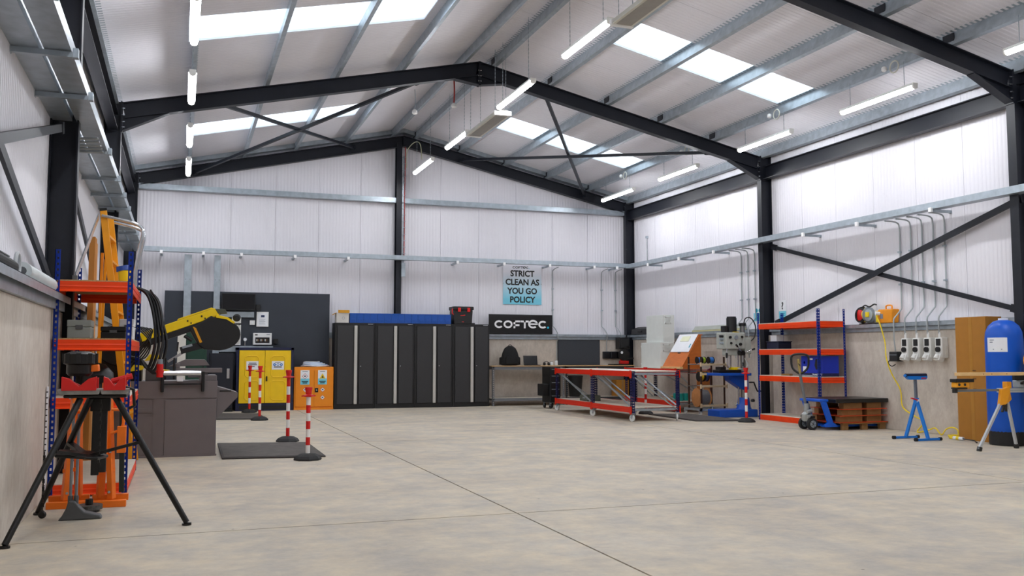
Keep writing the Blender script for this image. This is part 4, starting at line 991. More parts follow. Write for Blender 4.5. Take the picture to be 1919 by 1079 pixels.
MB().prism([(.447, .05, .86), (.70, .05, .78), (.70, .05, .72), (.447, .05, .45)], (0, .6, 0)).build('chip_chute', SAWG, t, bev=.004)
MB().box((.48, .04, .795), (.62, .06, .81)).build('chute_slot', BLACK, t)
m = MB(); m.box((-.05, .18, 1.03), (.51, .30, 1.09)); m.box((-.05, .18, 1.09), (.0, .30, 1.15)); m.build('vise_rail', SAWG, t, bev=.006)
MB().box((.1, .2, .97), (.34, .5, 1.03)).build('vise_block', SAWG, t, bev=.006)
MB().prism([(-.14, .25, 1.11), (.06, .25, 1.20), (.30, .25, 1.20), (.36, .25, 1.12)], (0, .2, 0)).build('vise_jaw', SAWG, t, bev=.006)
r_ = MB().cyl((-.19, -.05, 1.03), (.25, -.05, 1.03), .032, 18).build('infeed_roller', CHROME, t, smooth=True)
for x in (-.22, .255): MB().box((x, -.075, .80), (x + .04, -.02, 1.05)).build('roller_bracket', BLACK, t, bev=.008)
MB().box((-.19, -.06, .885), (.26, -.04, .905)).build('tie_rod', BLACK, t)
MB().box((-.03, -.055, .93), (.04, -.05, .985)).build('rating_label', PAPER, t)
for x in (-.17, -.07): MB().cyl((x, .12, .95), (x, .12, 1.22), .012, 8).build('stop_pin', BLACK, t)
# the arm, pivoted at the wall end
ang = math.atan2(1.80 - 1.545, .40 + .28); ca, sa = math.cos(ang), math.sin(ang)
def ar(u, v, y=0.0): return (-.50 + u * ca - v * sa, .22 + y, 1.463 + u * sa + v * ca)
arm = MB().prism([ar(-.45, -.055), ar(.98, -.055), ar(1.05, -.02), ar(.98, .055), ar(-.45, .055)], (0, .20, 0)).build('arm_beam', SYEL, t, bev=.008)
MB().prism([ar(.50, .055), ar(.97, .055), ar(.95, .075), ar(.52, .075)], (0, .20, 0)).build('arm_cover', SYEL, arm, bev=.004)
MB().prism([ar(.985, .045, -.004), ar(1.10, .0, -.004), ar(1.11, -.06, -.004), ar(1.0, -.03, -.004)], (0, .21, 0)).build('arm_end_cap', mat('cap_grey', (70, 74, 60), .5), arm, bev=.004)
for u in (.62, .80): 
    MB().cyl(ar(u, .01, -.006), ar(u, .01, 0), .012, 8).build('bolt', BLACK, arm); MB().cyl(ar(u + .03, -.03, -.006), ar(u + .03, -.03, 0), .010, 8).build('bolt', BLACK, arm)
MB().prism([ar(-.35, -.13), ar(.70, -.13), ar(.90, -.056), ar(-.35, -.056)], (0, .16, 0)).build('blade_channel', BLACK, arm)
pts = []
for i in range(13):
    a = R(-100 + 170 * i / 12); pts.append((.455 + .275 * math.cos(a), .20, 1.525 + .21 * math.sin(a)))
g_ = MB().prism([(.10, .20, 1.58), (.20, .20, 1.40), (.28, .20, 1.33)] + pts + [(.42, .20, 1.735), (.36, .20, 1.76)], (0, .24, 0)).build('wheel_guard', BLACK, t, bev=.012)
MB().prism([(.42, .19, 1.775), (.56, .19, 1.745), (.66, .19, 1.68), (.64, .19, 1.66), (.55, .19, 1.715), (.42, .19, 1.735)], (0, .26, 0)).build('guard_rim', SYEL, g_, bev=.003)
MB().prism([(.14, .195, 1.62), (.18, .195, 1.60), (.26, .195, 1.42), (.23, .195, 1.41)], (0, .02, 0)).build('guide_plate', mat('saw_amber', (220, 150, 10), .4), g_)
gd = MB().bar((-.0, .24, 1.31), (.34, .24, 1.41), .05, .09).build('blade_guide', BLACK, t, bev=.004)
MB().bar((.02, .22, 1.35), (.14, .22, 1.385), .02, .03).build('guide_window', GALV_D, gd); MB().cyl((.04, .24, 1.50), (.14, .24, 1.44), .022, 10).build('guide_knob', BLACK, gd); MB().bar((-.04, .24, 1.30), (-.03, .24, 1.42), .03, .02).build('guide_stop', BLACK, gd)
MB().bar((-.15, .24, 1.17), (.02, .24, 1.28), .012, .03).build('blade', CHROME, gd)
MB().lathe((.68, .26, 1.74), [(.03, -.02), (.05, -.01), (.05, .03), (.03, .04)], 14, (0, 1, 0)).build('tension_knob', BLACK, t); MB().bar((.62, .28, 1.66), (.74, .28, 1.66), .02).build('tension_lever', BLACK, t)
MB().lathe((-.72, .14, 1.38), [(.02, -.01), (.25, 0), (.27, .05), (.27, .22), (.24, .25)], 28, (0, 1, 0)).build('drive_wheel_guard', BLACK, t, smooth=True)
MB().box((-.95, .16, .93), (-.45, .6, 1.22)).build('pivot_block', BLK_M, t, bev=.01)
for x, z in ((-.42, 1.18), (-.60, 1.05), (-.32, 1.0)): MB().prism([(x, .1, z), (x + .16, .1, z + .02), (x + .2, .1, z + .07), (x + .06, .1, z + .085)], (0, .12, 0)).build('yellow_cover', SYEL, t, bev=.004)
MB().box((-.40, .04, .93), (-.22, .2, 1.08)).build('gearbox', SAWD, t, bev=.01)
MB().cyl((-.62, .10, 1.25), (-.62, .14, 1.25), .03, 12).build('stop_button', RED, t)
# hoses
t = thing('hose_bundle', 'tangle of black hydraulic hoses at the bandsaw pivot', 'hose', (-.45, 12.2, 0))
for k in range(6):
    y = -.05 + .02 * k
    MB().tube(curve_pts([(-.22 + .05 * k, y, 1.66 - .02 * k), (-.05 + .03 * k, y - .02, 1.58), (.10, y, 1.40 + .02 * k), (.04 - .03 * k, y, 1.22), (-.12, y, 1.24 - .03 * k)], 5), .010, 6).build('hose', BLACK, t, smooth=True)

# rubber mats and marker posts
def mat_slab(pts, lab):
    t = thing('rubber_mat', lab, 'mat', (0, 0, 0)); MB().prism([(x, y, .0) for x, y in pts], (0, 0, .022)).build('slab', mat('rubber_mat', (64, 60, 58), .8, 0, .18, 12, .3, 140), t, bev=.01)
    c = Vector((sum(p[0] for p in pts) / 4, sum(p[1] for p in pts) / 4)); q = [c + (Vector(p) - c) * .955 for p in pts]
    MB().prism([(v.x, v.y, .022) for v in q], (0, 0, .004)).build('tread_surface', mat('mat_tread', (84, 79, 75), .85, 0, .2, 8, .35, 200), t)
mat_slab([(.50, 11.74), (1.72, 11.58), (1.74, 13.45), (.52, 13.75)], 'dark rubber mat on the floor in front of the bandsaw')
mat_slab([(.62, 18.95), (1.62, 18.78), (1.62, 20.5), (.65, 20.8)], 'dark rubber mat on the floor beside the yellow cabinet')
mat_slab([(9.24, 15.42), (10.18, 15.14), (10.18, 17.25), (9.34, 17.5)], 'black edged rubber mat under the drill press')
PW = mat('post_white', (236, 234, 230), .45, 0, .02)
def post(x, y, h, lab, first_red=False, tilt=0):
    t = thing('marker_post', lab, 'post', (x, y, 0), tilt, 'red and white marker posts')
    MB().lathe((0, 0, 0), [(.168, 0), (.168, .02), (.14, .05), (.09, .075), (.045, .08)], 4 * 2).build('base', RUBBER, t, bev=.008)
    n = 7; z0 = .08; hh = (h - .12 - z0) / n
    for k in range(n): MB().cyl((0, 0, z0 + k * hh), (0, 0, z0 + (k + 1) * hh), .0265, 14).build('band', [RED, PW][(k + (1 if first_red else 0)) % 2], t, smooth=True)
    z = h - .12
    cp = MB().lathe((0, 0, z), [(.030, 0), (.06, .008), (.06, .022), (.034, .034), (.038, .07), (.046, .10), (.044, .118), (.02, .12)], 16).build('cap', RED, t, smooth=True)
    for a in range(4): MB().tube([(.05 * math.cos(a * 1.571), .05 * math.sin(a * 1.571), z + .012), (.085 * math.cos(a * 1.571 + .25), .085 * math.sin(a * 1.571 + .25), z + .014), (.08 * math.cos(a * 1.571 + .6), .08 * math.sin(a * 1.571 + .6), z + .018)], .008, 6).build('chain_hook', RED, cp)
post(1.47, 11.36, .87, 'short red and white marker post at the mat corner in front of bandsaw', True)
post(1.50, 13.85, 1.04, 'red and white marker post at the far edge of the bandsaw mat')
post(1.47, 18.55, 1.05, 'red and white marker post at the near edge of the mat beside yellow cabinet')
post(1.455, 21.15, 1.03, 'red and white marker post standing against the yellow cabinet')
post(10.07, 14.97, 1.02, 'red and white marker post next to the blue drill press base')
post(9.42, 17.75, 1.0, 'red and white marker post between the two mobile benches')

# ================================================================ RIGHT SIDE
NAVY_P = mat('navy_post', (10, 18, 74), .4, 0, .08)
RED_O = mat('red_orange_beam', (208, 36, 8), .4, 0, .05, spec=.35)
WHEEL = mat('caster_white', (214, 216, 214), .4, 0, .04)
def caster(parent, x, y, r=.065, top=.16, rz=0.0):
    c = MB(); c.box((-.045, -.03, top - .012), (.045, .03, top)); c.bar((-.024, 0, top - .01), (-.024, .02, r), .045, .006, (1, 0, 0)); c.bar((.024, 0, top - .01), (.024, .02, r), .045, .006, (1, 0, 0))
    f = c.build('caster_fork', GALV_D, parent, loc=(x, y, 0), rot=(0, 0, rz))
    MB().lathe((-.017, .02, r), [(r * .55, 0), (r * .95, .003), (r, .010), (r, .024), (r * .95, .031), (r * .55, .034)], 20, (1, 0, 0)).build('caster_wheel', WHEEL, f, smooth=True)
    MB().cyl((-.03, .02, r), (.03, .02, r), .012, 10).build('axle', GALV_D, f)
def mobile_bench(label, x0, x1, y0, y1, ztop=.955, zlow=.275, beam_sides=(0,), flip=False, post_x=.07, cast=True, ends=(0,), beam_m=RED_O):
    t = thing('mobile_bench', label, 'bench', (x0, y0, 0), 0, 'mobile benches'); w, d = x1 - x0, y1 - y0
    for x in (0, w - post_x):
        for y in (0, d - .06):
            a = x == 0; b = y == 0
            upright(x if a else x + post_x, y if b else y + .06, 1 if a else -1, 1 if b else -1, ztop - .001, .066, .16).build('post', NAVY_P, t)
            if cast: caster(t, x + post_x / 2, y + .03, .066, .162, R(15 if x == 0 else -25))
    for z in (ztop, zlow):
        for x, s in ((0, -1), (w, 1)):
            m = MB(); h = .105
            m.profile((x + (-.004 if s < 0 else .004), .0, z - h / 2), (x + (-.004 if s < 0 else .004), d, z - h / 2), [(-.012, -h / 2), (.012, -h / 2), (.012, h / 2), (-.012, h / 2)])
            m.box((x - .022 if s < 0 else x + .008, 0, z - h), (x - .008 if s < 0 else x + .022, d, z - h * .62))
            b = m.build('beam', beam_m, t)
            for y in (-.006, d - .05): MB().box((x - .024 if s < 0 else x + .008, y, z - h - .03), (x - .008 if s < 0 else x + .024, y + .056, z + .012)).build('beam_hook', beam_m, b)
        for y in (.02, d - .04):
            MB().box((post_x, y, z - .075), (w - post_x, y + .02, z - .03)).build('end_rail', GALV, t)
        MB().box((.03, .005, z - .016), (w - .03, d - .005, z)).build('board', CHIP_L, t)
    for y in (.012, d - .026): MB().bar((post_x, y + .007, ztop - .12), (w - post_x * .6, y + .007, zlow - .06), .014, .045, (0, 1, 0)).build('end_brace', GALV, t)
    MB().bar((.02, .10, zlow + .02), (.02, d - .25, ztop - .11), .014, .042, (1, 0, 0)).build('side_brace', GALV, t)
    MB().bar((w - .02, .10, zlow + .02), (w - .02, d - .25, ztop - .11), .014, .042, (1, 0, 0)).build('side_brace', GALV, t)
    return t
mobile_bench('mobile bench on white casters with orange beams, open end facing the floor joint', 8.06, 9.08, 15.74, 17.55)
mobile_bench('mobile bench on white casters with orange beams, next to the black tool chest', 8.10, 9.12, 17.63, 19.60)
mobile_bench('mobile bench carrying the grey enclosures and drawing stand by the wall', 10.27, 11.12, 17.90, 20.40, .955, .25)
t = thing('steel_box', 'small dull green steel box on the lower board of a mobile bench', 'box', (8.22, 18.10, .276)); b = MB(); b.box((0, 0, 0), (.3, .42, .012)); b.box((0, 0, 0), (.01, .42, .12)); b.box((.29, 0, 0), (.3, .42, .12)); b.box((0, 0, 0), (.3, .01, .12)); b.box((0, .41, 0), (.3, .42, .12)); b.build('tray', mat('dull_green', (104, 110, 98), .5, .3, .1), t); MB().box((-.004, .15, .05), (.0, .27, .08)).build('label_holder', GALV_D, t)
t = thing('paper_sheets', 'white sheets left on the top of the mobile bench', 'sheet', (8.16, 16.6, .956)); MB().box((0, 0, 0), (.5, .36, .002)).build('sheet', PAPER, t); MB().box((.06, .2, .002), (.5, .7, .004)).build('sheet', PAPER, t, rot=(0, 0, R(6)))

# enclosures on the bench
def enclosure(loc, w, d, h, lab):
    t = thing('enclosure', lab, 'enclosure', loc, 0, 'grey electrical enclosures')
    g = mat('enclosure_grey', (216, 220, 216), .45, 0, .03)
    MB().box((.012, 0, 0), (d, w, h)).build('body', g, t, bev=.004)
    dr = MB().box((0, .004, .004), (.012, w - .004, h - .004)).build('door', g, t, bev=.003)
    for z in (h * .15, h * .85): MB().cyl((.006, w + .004, z - .02), (.006, w + .004, z + .02), .009, 8).build('hinge', WHITE, dr)
    f = MB(); x0, x1, z0, z1 = d * .18, d * .68, h - .21, h - .045; f.box((x0, -.012, z0), (x1, .0, z0 + .02)); f.box((x0, -.012, z1 - .02), (x1, .0, z1)); f.box((x0, -.012, z0), (x0 + .02, .0, z1)); f.box((x1 - .02, -.012, z0), (x1, .0, z1)); f = f.build('vent_frame', g, t)
    for k in range(7): MB().box((x0 + .02, -.008, z0 + .024 + k * .0175), (x1 - .02, -.001, z0 + .034 + k * .0175)).build('louvre', g, f)
    return t
enclosure((10.60, 19.21, .957), .97, .36, .60, 'lower of two stacked grey electrical enclosures on the bench')
enclosure((10.69, 19.24, 1.559), .83, .30, .65, 'upper of two stacked grey electrical enclosures on the bench')
# sloping drawing stand
t = thing('drawing_stand', 'sloping brown wooden drawing stand with white plan sheet', 'drawing stand', (10.30, 17.78, .957))
WOODO = mat('stand_wood', (196, 104, 36), .5, 0, .10, 6, 0, 60, 0, (1, 1, 4))
for y in (0, .83): MB().prism([(.04, y, .0), (.52, y, .0), (.52, y, .74), (.47, y, .745)], (0, .02, 0)).build('side_panel', WOODO, t)
MB().bar((.03, .425, .03), (.478, .425, .74), .87, .018, (-1, 0, .6)).build('slope_board', WOODO, t)
MB().box((-.02, -.02, .0), (.05, .87, .045)).build('ledge', mat('pine', (226, 190, 130), .55, 0, .08, 20), t, bev=.004)
MB().bar((.218, .425, .372), (.468, .425, .768), .80, .004, (-1, 0, .6)).build('plan_sheet', PAPER, t)
MB().bar((.36, .45, .612), (.43, .45, .722), .36, .0045, (-1, 0, .6)).build('plan_highlight', mat('print_pale_yellow', (230, 232, 200), .6), t)
MB().bar((.27, .10, .470), (.32, .10, .55), .03, .0048, (-1, 0, .6)).build('plan_stamp', CYAN_D, t)
MB().box((.46, .0, .738), (.56, .85, .76)).build('top_cap', WOODO, t); MB().bar((.21, .425, .34), (.222, .425, .36), .1, .02, (-1, 0, .6)).build('clip', BLACK, t)
# teal tins and box under the bench
for k, (x, y, c, lab) in enumerate(((10.42, 18.2, 0, 'teal tin on the lower bench board beside the wooden block'), (10.43, 18.04, 1, 'teal tin on the lower bench board next to the navy post'), (10.60, 18.1, 2, 'teal tin on the lower bench board behind the other tins'))):
    t = thing('paint_tin', lab, 'tin', (x, y, .251), 0, 'teal tins'); MB().cyl((0, 0, 0), (0, 0, .16), .065, 16).build('can', mat('tin_teal', (20, 150, 140), .4), t, smooth=True); MB().cyl((0, 0, .16), (0, 0, .17), .06, 16).build('lid', GALV, t)
t = thing('wooden_block', 'small pale wooden block on the lower bench board', 'block', (10.36, 18.36, .251)); MB().box((0, 0, 0), (.1, .18, .10)).build('block', mat('pine_raw', (200, 160, 96), .7, 0, .1), t, bev=.004); MB().box((.01, -.001, .02), (.09, .0, .08)).build('end_grain', CHIP, t)

# ---- cable drum rack
t = thing('cable_drum_rack', 'brown wheeled rack holding cable drums beside the drill press', 'rack', (10.30, 16.95, 0))
BRN = mat('rack_brown', (62, 36, 22), .5, 0, .1)
for x in (0, .56):
    for y in (0, .5): MB().box((x, y, .13), (x + .03, y + .03, 1.22)).build('post', BRN, t)
for z in (.20, .60, .86, 1.06):
    for y in (-.012, .5):
        MB().cyl((-.02, y, z), (.61, y, z), .012, 8).build('spindle', CHROME, t)
    MB().box((-.02, -.045, z - .02), (.61, -.012, z + .02)).build('rail', mat('rail_cream', (214, 190, 150), .6, 0, .08), t, bev=.003)
    for x in (-.03, .59): MB().box((x, -.05, z - .045), (x + .03, -.01, z + .045)).build('spindle_saddle', MATS['rail_cream'], t, bev=.004)
b = MB(); b.box((-.10, -.14, .10), (.62, -.10, .14)); b.box((-.10, .54, .10), (.62, .58, .14)); b.box((-.10, -.14, .10), (-.06, .58, .14)); b.box((.58, -.14, .10), (.62, .58, .14)); b.build('dolly_frame', GALV_D, t)
for x in (-.06, .58):
    for y in (-.08, .52): caster(t, x, y, .045, .10)
def drum(x, z, r, w, fl, wire, lab, n):
    t = thing('cable_drum', lab, 'cable drum', (x, 16.99, z), 0, 'cable drums on the rack')
    for a in (0, w - .014): MB().lathe((a, .22, 0), [(.02, 0), (r, 0), (r, .014), (.02, .014)], 22, (1, 0, 0)).build('flange', fl, t)
    MB().cyl((.014, .22, 0), (w - .014, .22, 0), r * .82, 20).build('winding', wire, t, smooth=True)
WOODF = mat('drum_wood', (186, 124, 70), .7, 0, .12, 14)
GW = mat('wire_grey_pvc', (110, 112, 116), .5, 0, .15, 60); BW = mat('wire_blue', (40, 110, 190), .45); GYW = mat('wire_green_yellow', (150, 176, 40), .45); YW = mat('wire_yellow', (226, 190, 20), .45); NW = mat('wire_navy', (40, 50, 110), .45)
drum(.0 + 10.34, .36, .20, .26, WOODF, GW, 'big wooden drum of grey cable at the bottom of the rack', 0)
drum(10.36, 1.15, .075, .10, BLACK, BW, 'small drum of blue wire on the top spindle', 1)
drum(10.47, 1.15, .075, .09, BLACK, GYW, 'small drum of green and yellow wire on the top spindle', 2)
drum(10.64, 1.15, .075, .12, BLACK, BW, 'second small drum of blue wire beside the brown drum', 3)
drum(10.40, .80, .105, .10, BLACK, YW, 'yellow wire drum on the middle spindle', 4)
drum(10.51, .80, .105, .10, BLACK, NW, 'navy wire drum between the middle spindle drums', 5)
t = thing('plywood_panel', 'brown plywood panel with round hand hole behind the cable drums', 'panel', (10.58, 17.57, 0)); MB().holeplate((0, 0, .14), (1, 0, 0), (0, 0, 1), .32, .78, .14, .36, .06, (0, .018, 0)).build('sheet', mat('panel_ply', (188, 112, 48), .65, 0, .1, 12), t); MB().box((.0, .019, .14), (.32, .04, .18)).build('rear_batten', MATS['panel_ply'], t)

# ---- pillar drill
DB = mat('drill_blue', (4, 78, 180), .4, 0, .05); DG = mat('drill_grey', (176, 180, 172), .42, 0, .06, 10); 
t = thing('drill_press', 'pillar drill with blue base and table and grey gearbox head', 'drill press', (10.95, 16.35, 0))
MB().prism([(-.72, -.22, 0), (.18, -.22, 0), (.18, .25, 0), (-.72, .25, 0)], (0, 0, .155)).build('base', DB, t, bev=.02)
MB().lathe((0, .02, .155), [(.16, 0), (.14, .04), (.115, .22), (.10, .235)], 20).build('column_socket', DB, t, smooth=True)
MB().cyl((0, .02, .2), (0, .02, 1.86), .055, 20).build('column', mat('column_steel', (150, 152, 150), .3, .8, .05), t, smooth=True)
MB().cyl((0, .02, 1.86), (0, .02, 1.92), .075, 18).build('column_cap', BLACK, t)
MB().cyl((-.13, .0, .25), (-.13, .0, 1.4), .018, 10).build('feed_rack', CHROME, t)
tb = MB().box((-.72, -.25, .84), (.02, .26, .895)).build('table', DB, t, bev=.01)
MB().prism([(-.40, -.08, .84), (.06, -.08, .84), (.06, -.08, .55), (-.06, -.08, .55), (-.38, -.08, .74)], (0, .2, 0)).build('table_bracket', DB, tb, bev=.01)
MB().tube([(.06, -.10, .70), (.16, -.12, .70), (.20, -.12, .60), (.24, -.12, .52), (.34, -.12, .52)], .016, 8).build('crank_handle', BLACK, tb, smooth=True)
vs = MB().box((-.68, -.16, .896), (-.16, .1, .96)).build('machine_vise', BLK_M, t, bev=.01); MB().box((-.62, -.12, .96), (-.5, .08, 1.02)).build('vise_jaw', BLK_M, vs); MB().box((-.32, -.16, .96), (-.2, .06, 1.01)).build('vise_jaw', SYEL, vs); MB().cyl((-.16, -.03, .93), (-.02, -.03, .93), .014, 8).build('vise_screw', CHROME, vs)
hd = MB().box((-.52, -.16, 1.38), (-.05, .2, 1.72)).build('gearbox_head', DG, t, bev=.02)
MB().box((-.05, -.12, 1.28), (.12, .16, 1.62)).build('column_clamp', DG, t, bev=.02)
MB().box((-.44, -.10, 1.25), (-.20, .12, 1.38)).build('lower_head', DG, t, bev=.02)
for x, z, r in ((-.42, 1.62, .028), (-.28, 1.62, .04), (-.14, 1.63, .022), (-.40, 1.50, .022), (-.18, 1.48, .03)):
    MB().cyl((x, -.19, z), (x, -.16, z), r, 14).build('selector_knob', BLACK if r < .035 else GALV_D, hd)
MB().box((-.30, -.163, 1.725), (-.20, -.06, 1.735)).build('warning_label', SYEL, hd)
for z in (1.64, 1.58, 1.50): MB().cyl((-.60, -.06, z), (-.52, -.06, z), .026, 12).build('side_knob', [BLACK, GALV_D, mat('knob_amber', (190, 110, 30), .4)][int((1.64 - z) * 10 + .5) % 3], hd)
MB().cyl((-.33, .02, 1.0), (-.33, .02, 1.26), .045, 16, .05).build('spindle', CHROME, t, smooth=True); MB().cyl((-.33, .02, 1.02), (-.33, .02, 1.07), .03, 12).build('chuck', BLK_M, t)
MB().cyl((-.49, -.14, 1.20), (-.49, -.14, 1.30), .022, 10).build('depth_stop', BLACK, t); MB().cyl((-.49, -.14, 1.06), (-.49, -.14, 1.4), .009, 8).build('depth_rod', CHROME, t)
MB().cyl((-.26, .02, 1.73), (-.26, .02, 2.02), .105, 20).build('motor', BLACK, t, smooth=True); MB().cyl((-.26, .02, 2.02), (-.26, .02, 2.05), .095, 20).build('motor_cowl', BLACK, t)
MB().box((-.46, -.02, 1.73), (-.37, .12, 1.86)).build('switch_box', BLACK, t, bev=.01)
for a in (20, 140, 260):
    p = Vector((-.16, -.22, 1.30)); d = Vector((math.cos(R(a)), -.25, math.sin(R(a)))); MB().cyl(p, p + d * .2, .009, 8).build('feed_lever', CHROME, t); MB().cyl(p + d * .2, p + d * .26, .02, 10).build('lever_knob', BLACK, t)
MB().cyl((-.16, -.24, 1.30), (-.16, -.10, 1.30), .05, 16).build('feed_hub', BLACK, t)
MB().tube(curve_pts([(.05, .05, 1.88), (.10, .05, 2.02), (.24, .05, 2.02), (.34, .05, 1.85), (.30, .05, 1.62), (.12, .05, 1.5)], 6), .012, 6).build('motor_cable', BLACK, t, smooth=True)
MB().tube(curve_pts([(-.06, -.14, 1.2), (-.02, -.18, 1.05), (-.12, -.2, .98), (-.26, -.18, .98)], 5), .012, 6).build('coolant_hose', mat('hose_grey', (190, 192, 190), .4), t, smooth=True)
MB().cyl((-.06, .2, .22), (.16, .2, .36), .02, 8).build('clamp_lever', CHROME, t); MB().lathe((.14, -.1, .30), [(.03, 0), (.045, .02), (.03, .06)], 12).build('foot_switch', BLACK, t)
t = thing('oil_can', 'small steel oil can behind the cable drum rack foot', 'can', (10.42, 16.72, 0)); MB().lathe((0, 0, 0), [(.05, 0), (.05, .08), (.015, .12), (.006, .2)], 14).build('can', GALV_D, t, smooth=True); MB().tube([(.05, 0, .07), (.08, 0, .06), (.05, 0, .02)], .005, 6).build('handle', GALV_D, t)

# ---- on the shelving
t = thing('storage_tub', 'dark navy tub of papers on a shelf near the drill press', 'tub', (10.86, 15.02, 1.376)); b = MB(); b.prism([(0, .01, 0), (.3, .01, 0), (.3, .39, 0), (0, .39, 0)], (0, 0, .13)); b.box((-.012, -.005, .13), (.312, .405, .15)); b.build('tub', mat('tub_navy', (18, 24, 54), .45), t, bev=.008); MB().box((.04, .12, .15), (.2, .32, .27)).build('papers', PAPER, t)
t = thing('generator_carton', 'blue printed generator carton on the second shelf', 'carton', (10.84, 13.70, .871))
b = MB(); b.holeplate((0, 0, 0), (0, 1, 0), (0, 0, 1), .62, .37, .53, .25, .025, (.005, 0, 0)); b.box((.335, 0, 0), (.34, .62, .37)); b.box((.005, 0, 0), (.335, .005, .37)); b.box((.005, .615, 0), (.335, .62, .37)); b.box((.005, .005, 0), (.335, .615, .005)); b.box((.005, .005, .365), (.335, .615, .37)); b.build('carton', mat('carton_blue', (6, 44, 176), .5, 0, .04), t); MB().box((-.0015, 0, 0), (.3415, .62, .06)).build('base_band', mat('carton_navy', (14, 18, 70), .5), t); MB().box((-.001, -.0015, 0), (.341, 0, .06)).build('base_band', MATS['carton_navy'], t)
MB().prism([(-.0015, .08, .14), (-.0015, .20, .12), (-.0015, .24, .2), (-.0015, .21, .31), (-.0015, .11, .32), (-.0015, .07, .24)], (.001, 0, 0)).build('printed_picture', INK, t)
MB().box((-.0015, .29, .30), (0, .37, .33)).build('printed_line', PAPER, t); MB().box((-.0015, .47, .08), (0, .57, .18)).build('label_patch', PAPER, t)
MB().box((-.002, .30, .012), (-.0005, .60, .022)).build('printed_line', PAPER, t); text('lettering', 'TRANSPORT', .05, PAPER, t, (-.002, .17, .03), (R(90), 0, R(-90)), bold=.001)
t = thing('wood_offcut', 'short wooden offcut on the second shelf', 'offcut', (10.80, 14.62, .871)); MB().box((0, 0, 0), (.07, .26, .035)).build('timber', mat('offcut_wood', (150, 110, 60), .7), t, bev=.003); MB().box((.01, -.001, .008), (.06, 0, .028)).build('end_grain', CHIP, t)

# ---- pallet truck, pallet load
TB = mat('truck_blue', (4, 88, 205), .35, 0, .05)
t = thing('pallet_truck', 'blue pallet truck with black loop handle, forks under the load', 'pallet truck', (10.06, 13.12, 0))
for y in (-.22, .10): MB().box((.16, y, .045), (1.24, y + .13, .085)).build('fork', TB, t, bev=.01)
MB().prism([(.12, -.27, .05), (.38, -.27, .05), (.38, -.27, .075), (.34, -.27, .10), (.29, -.27, .125), (.16, -.27, .475), (.06, -.27, .475), (.19, -.27, .125), (.12, -.27, .09)], (0, .05, 0)).build('side_frame', TB, t, bev=.006)
MB().prism([(.12, .22, .05), (.38, .22, .05), (.38, .22, .075), (.34, .22, .10), (.29, .22, .125), (.16, .22, .475), (.06, .22, .475), (.19, .22, .125), (.12, .22, .09)], (0, .05, 0)).build('side_frame', TB, t, bev=.006)
MB().box((.02, -.27, .475), (.20, .27, .515)).build('top_plate', TB, t, bev=.01)
MB().lathe((-.04, 0, .14), [(.07, 0), (.09, .03), (.09, .12), (.05, .16), (.05, .30)], 16).build('hydraulic_pump', mat('pump_silver', (168, 172, 172), .35, .6, .1), t, smooth=True)
for dz in (.22, .30): MB().cyl((-.11, -.10, dz), (-.02, -.10, dz + .02), .03, 10).build('pump_boss', MATS['pump_silver'], t)
for y in (-.14, .08):
    w_ = MB().lathe((-.02, y, .10), [(.05, 0), (.09, .0), (.10, .01), (.10, .05), (.09, .06), (.05, .06)], 24, (0, 1, 0)).build('steer_wheel', RUBBER, t, smooth=True); MB().lathe((-.02, y - .003, .10), [(.02, 0), (.06, .002), (.06, .062), (.02, .064)], 18, (0, 1, 0)).build('wheel_hub', GALV, w_)
    for k in range(5): MB().bar((-.02, y - .004, .10), (-.02 + .055 * math.cos(k * 1.257), y - .004, .10 + .055 * math.sin(k * 1.257)), .012, .004).build('hub_spoke', RUBBER, w_)
MB().box((-.06, -.14, .20), (.02, .14, .235)).build('axle_yoke', BLACK, t)
MB().cyl((-.06, 0, .42), (-.16, 0, .95), .024, 12).build('handle_shaft', mat('shaft_grey', (120, 124, 128), .4, .5), t, smooth=True)
lp = curve_pts([(-.155 + q * .75, -q * .66, z) for q, z in ((0, .93), (-.11, 1.02), (-.14, 1.14), (-.11, 1.26), (.11, 1.26), (.14, 1.14), (.11, 1.02), (0, .93))], 5)
MB().tube(lp, .018, 8).build('handle_loop', BLACK, t, smooth=True); MB().cyl((-.158, 0, .95), (-.19, 0, 1.19), .022, 10).build('handle_core', mat('core_brass', (170, 150, 90), .4, .3), t); MB().bar((-.19, .0, 1.12), (-.20, -.06, 1.08), .012).build('release_lever', BLACK, t)
t = thing('loaded_pallet', 'wooden pallet stacked with orange edged sheets under a black panel', 'pallet', (10.275, 12.74, 0))
PW_ = mat('pallet_wood', (150, 112, 66), .75, 0, .15, 16); PB_ = mat('blank_wood', (150, 112, 66), .75, 0, .15, 10)
for x in (.20, .60, .98):
    for y in (.0, .35, .70): 
        if not (.05 < y < .6): MB().box((x, y + .04 * (y < .1), 0), (x + .12, y + .10, .10)).build('block', PW_, t, bev=.004)
for k in range(5): MB().box((.17, .0 + k * .18, .10), (1.11, .09 + k * .18, .12)).build('deck_board', PW_, t)
ORS = mat('sheet_orange', (196, 66, 14), .5)
for k, z in enumerate((.125, .235, .345)):
    MB().box((.10 + .02 * k, -.02, z), (1.10 - .01 * k, .80, z + .010)).build('orange_sheet', ORS, t)
    for x0, x1 in ((.20 + .04 * k - .1, .62), (.66, 1.02)): MB().box((x0 + .06, .05, z + .010), (x1, .17, z + .105)).build('spacer_timber', PB_, t, bev=.004); MB().box((x0 + .06, .65, z + .010), (x1, .77, z + .105)).build('spacer_timber', PB_, t, bev=.004)
MB().box((.02, -.03, .456), (1.11, .80, .525)).build('black_panel', mat('panel_black', (12, 12, 14), .35, 0, .1), t, bev=.01)

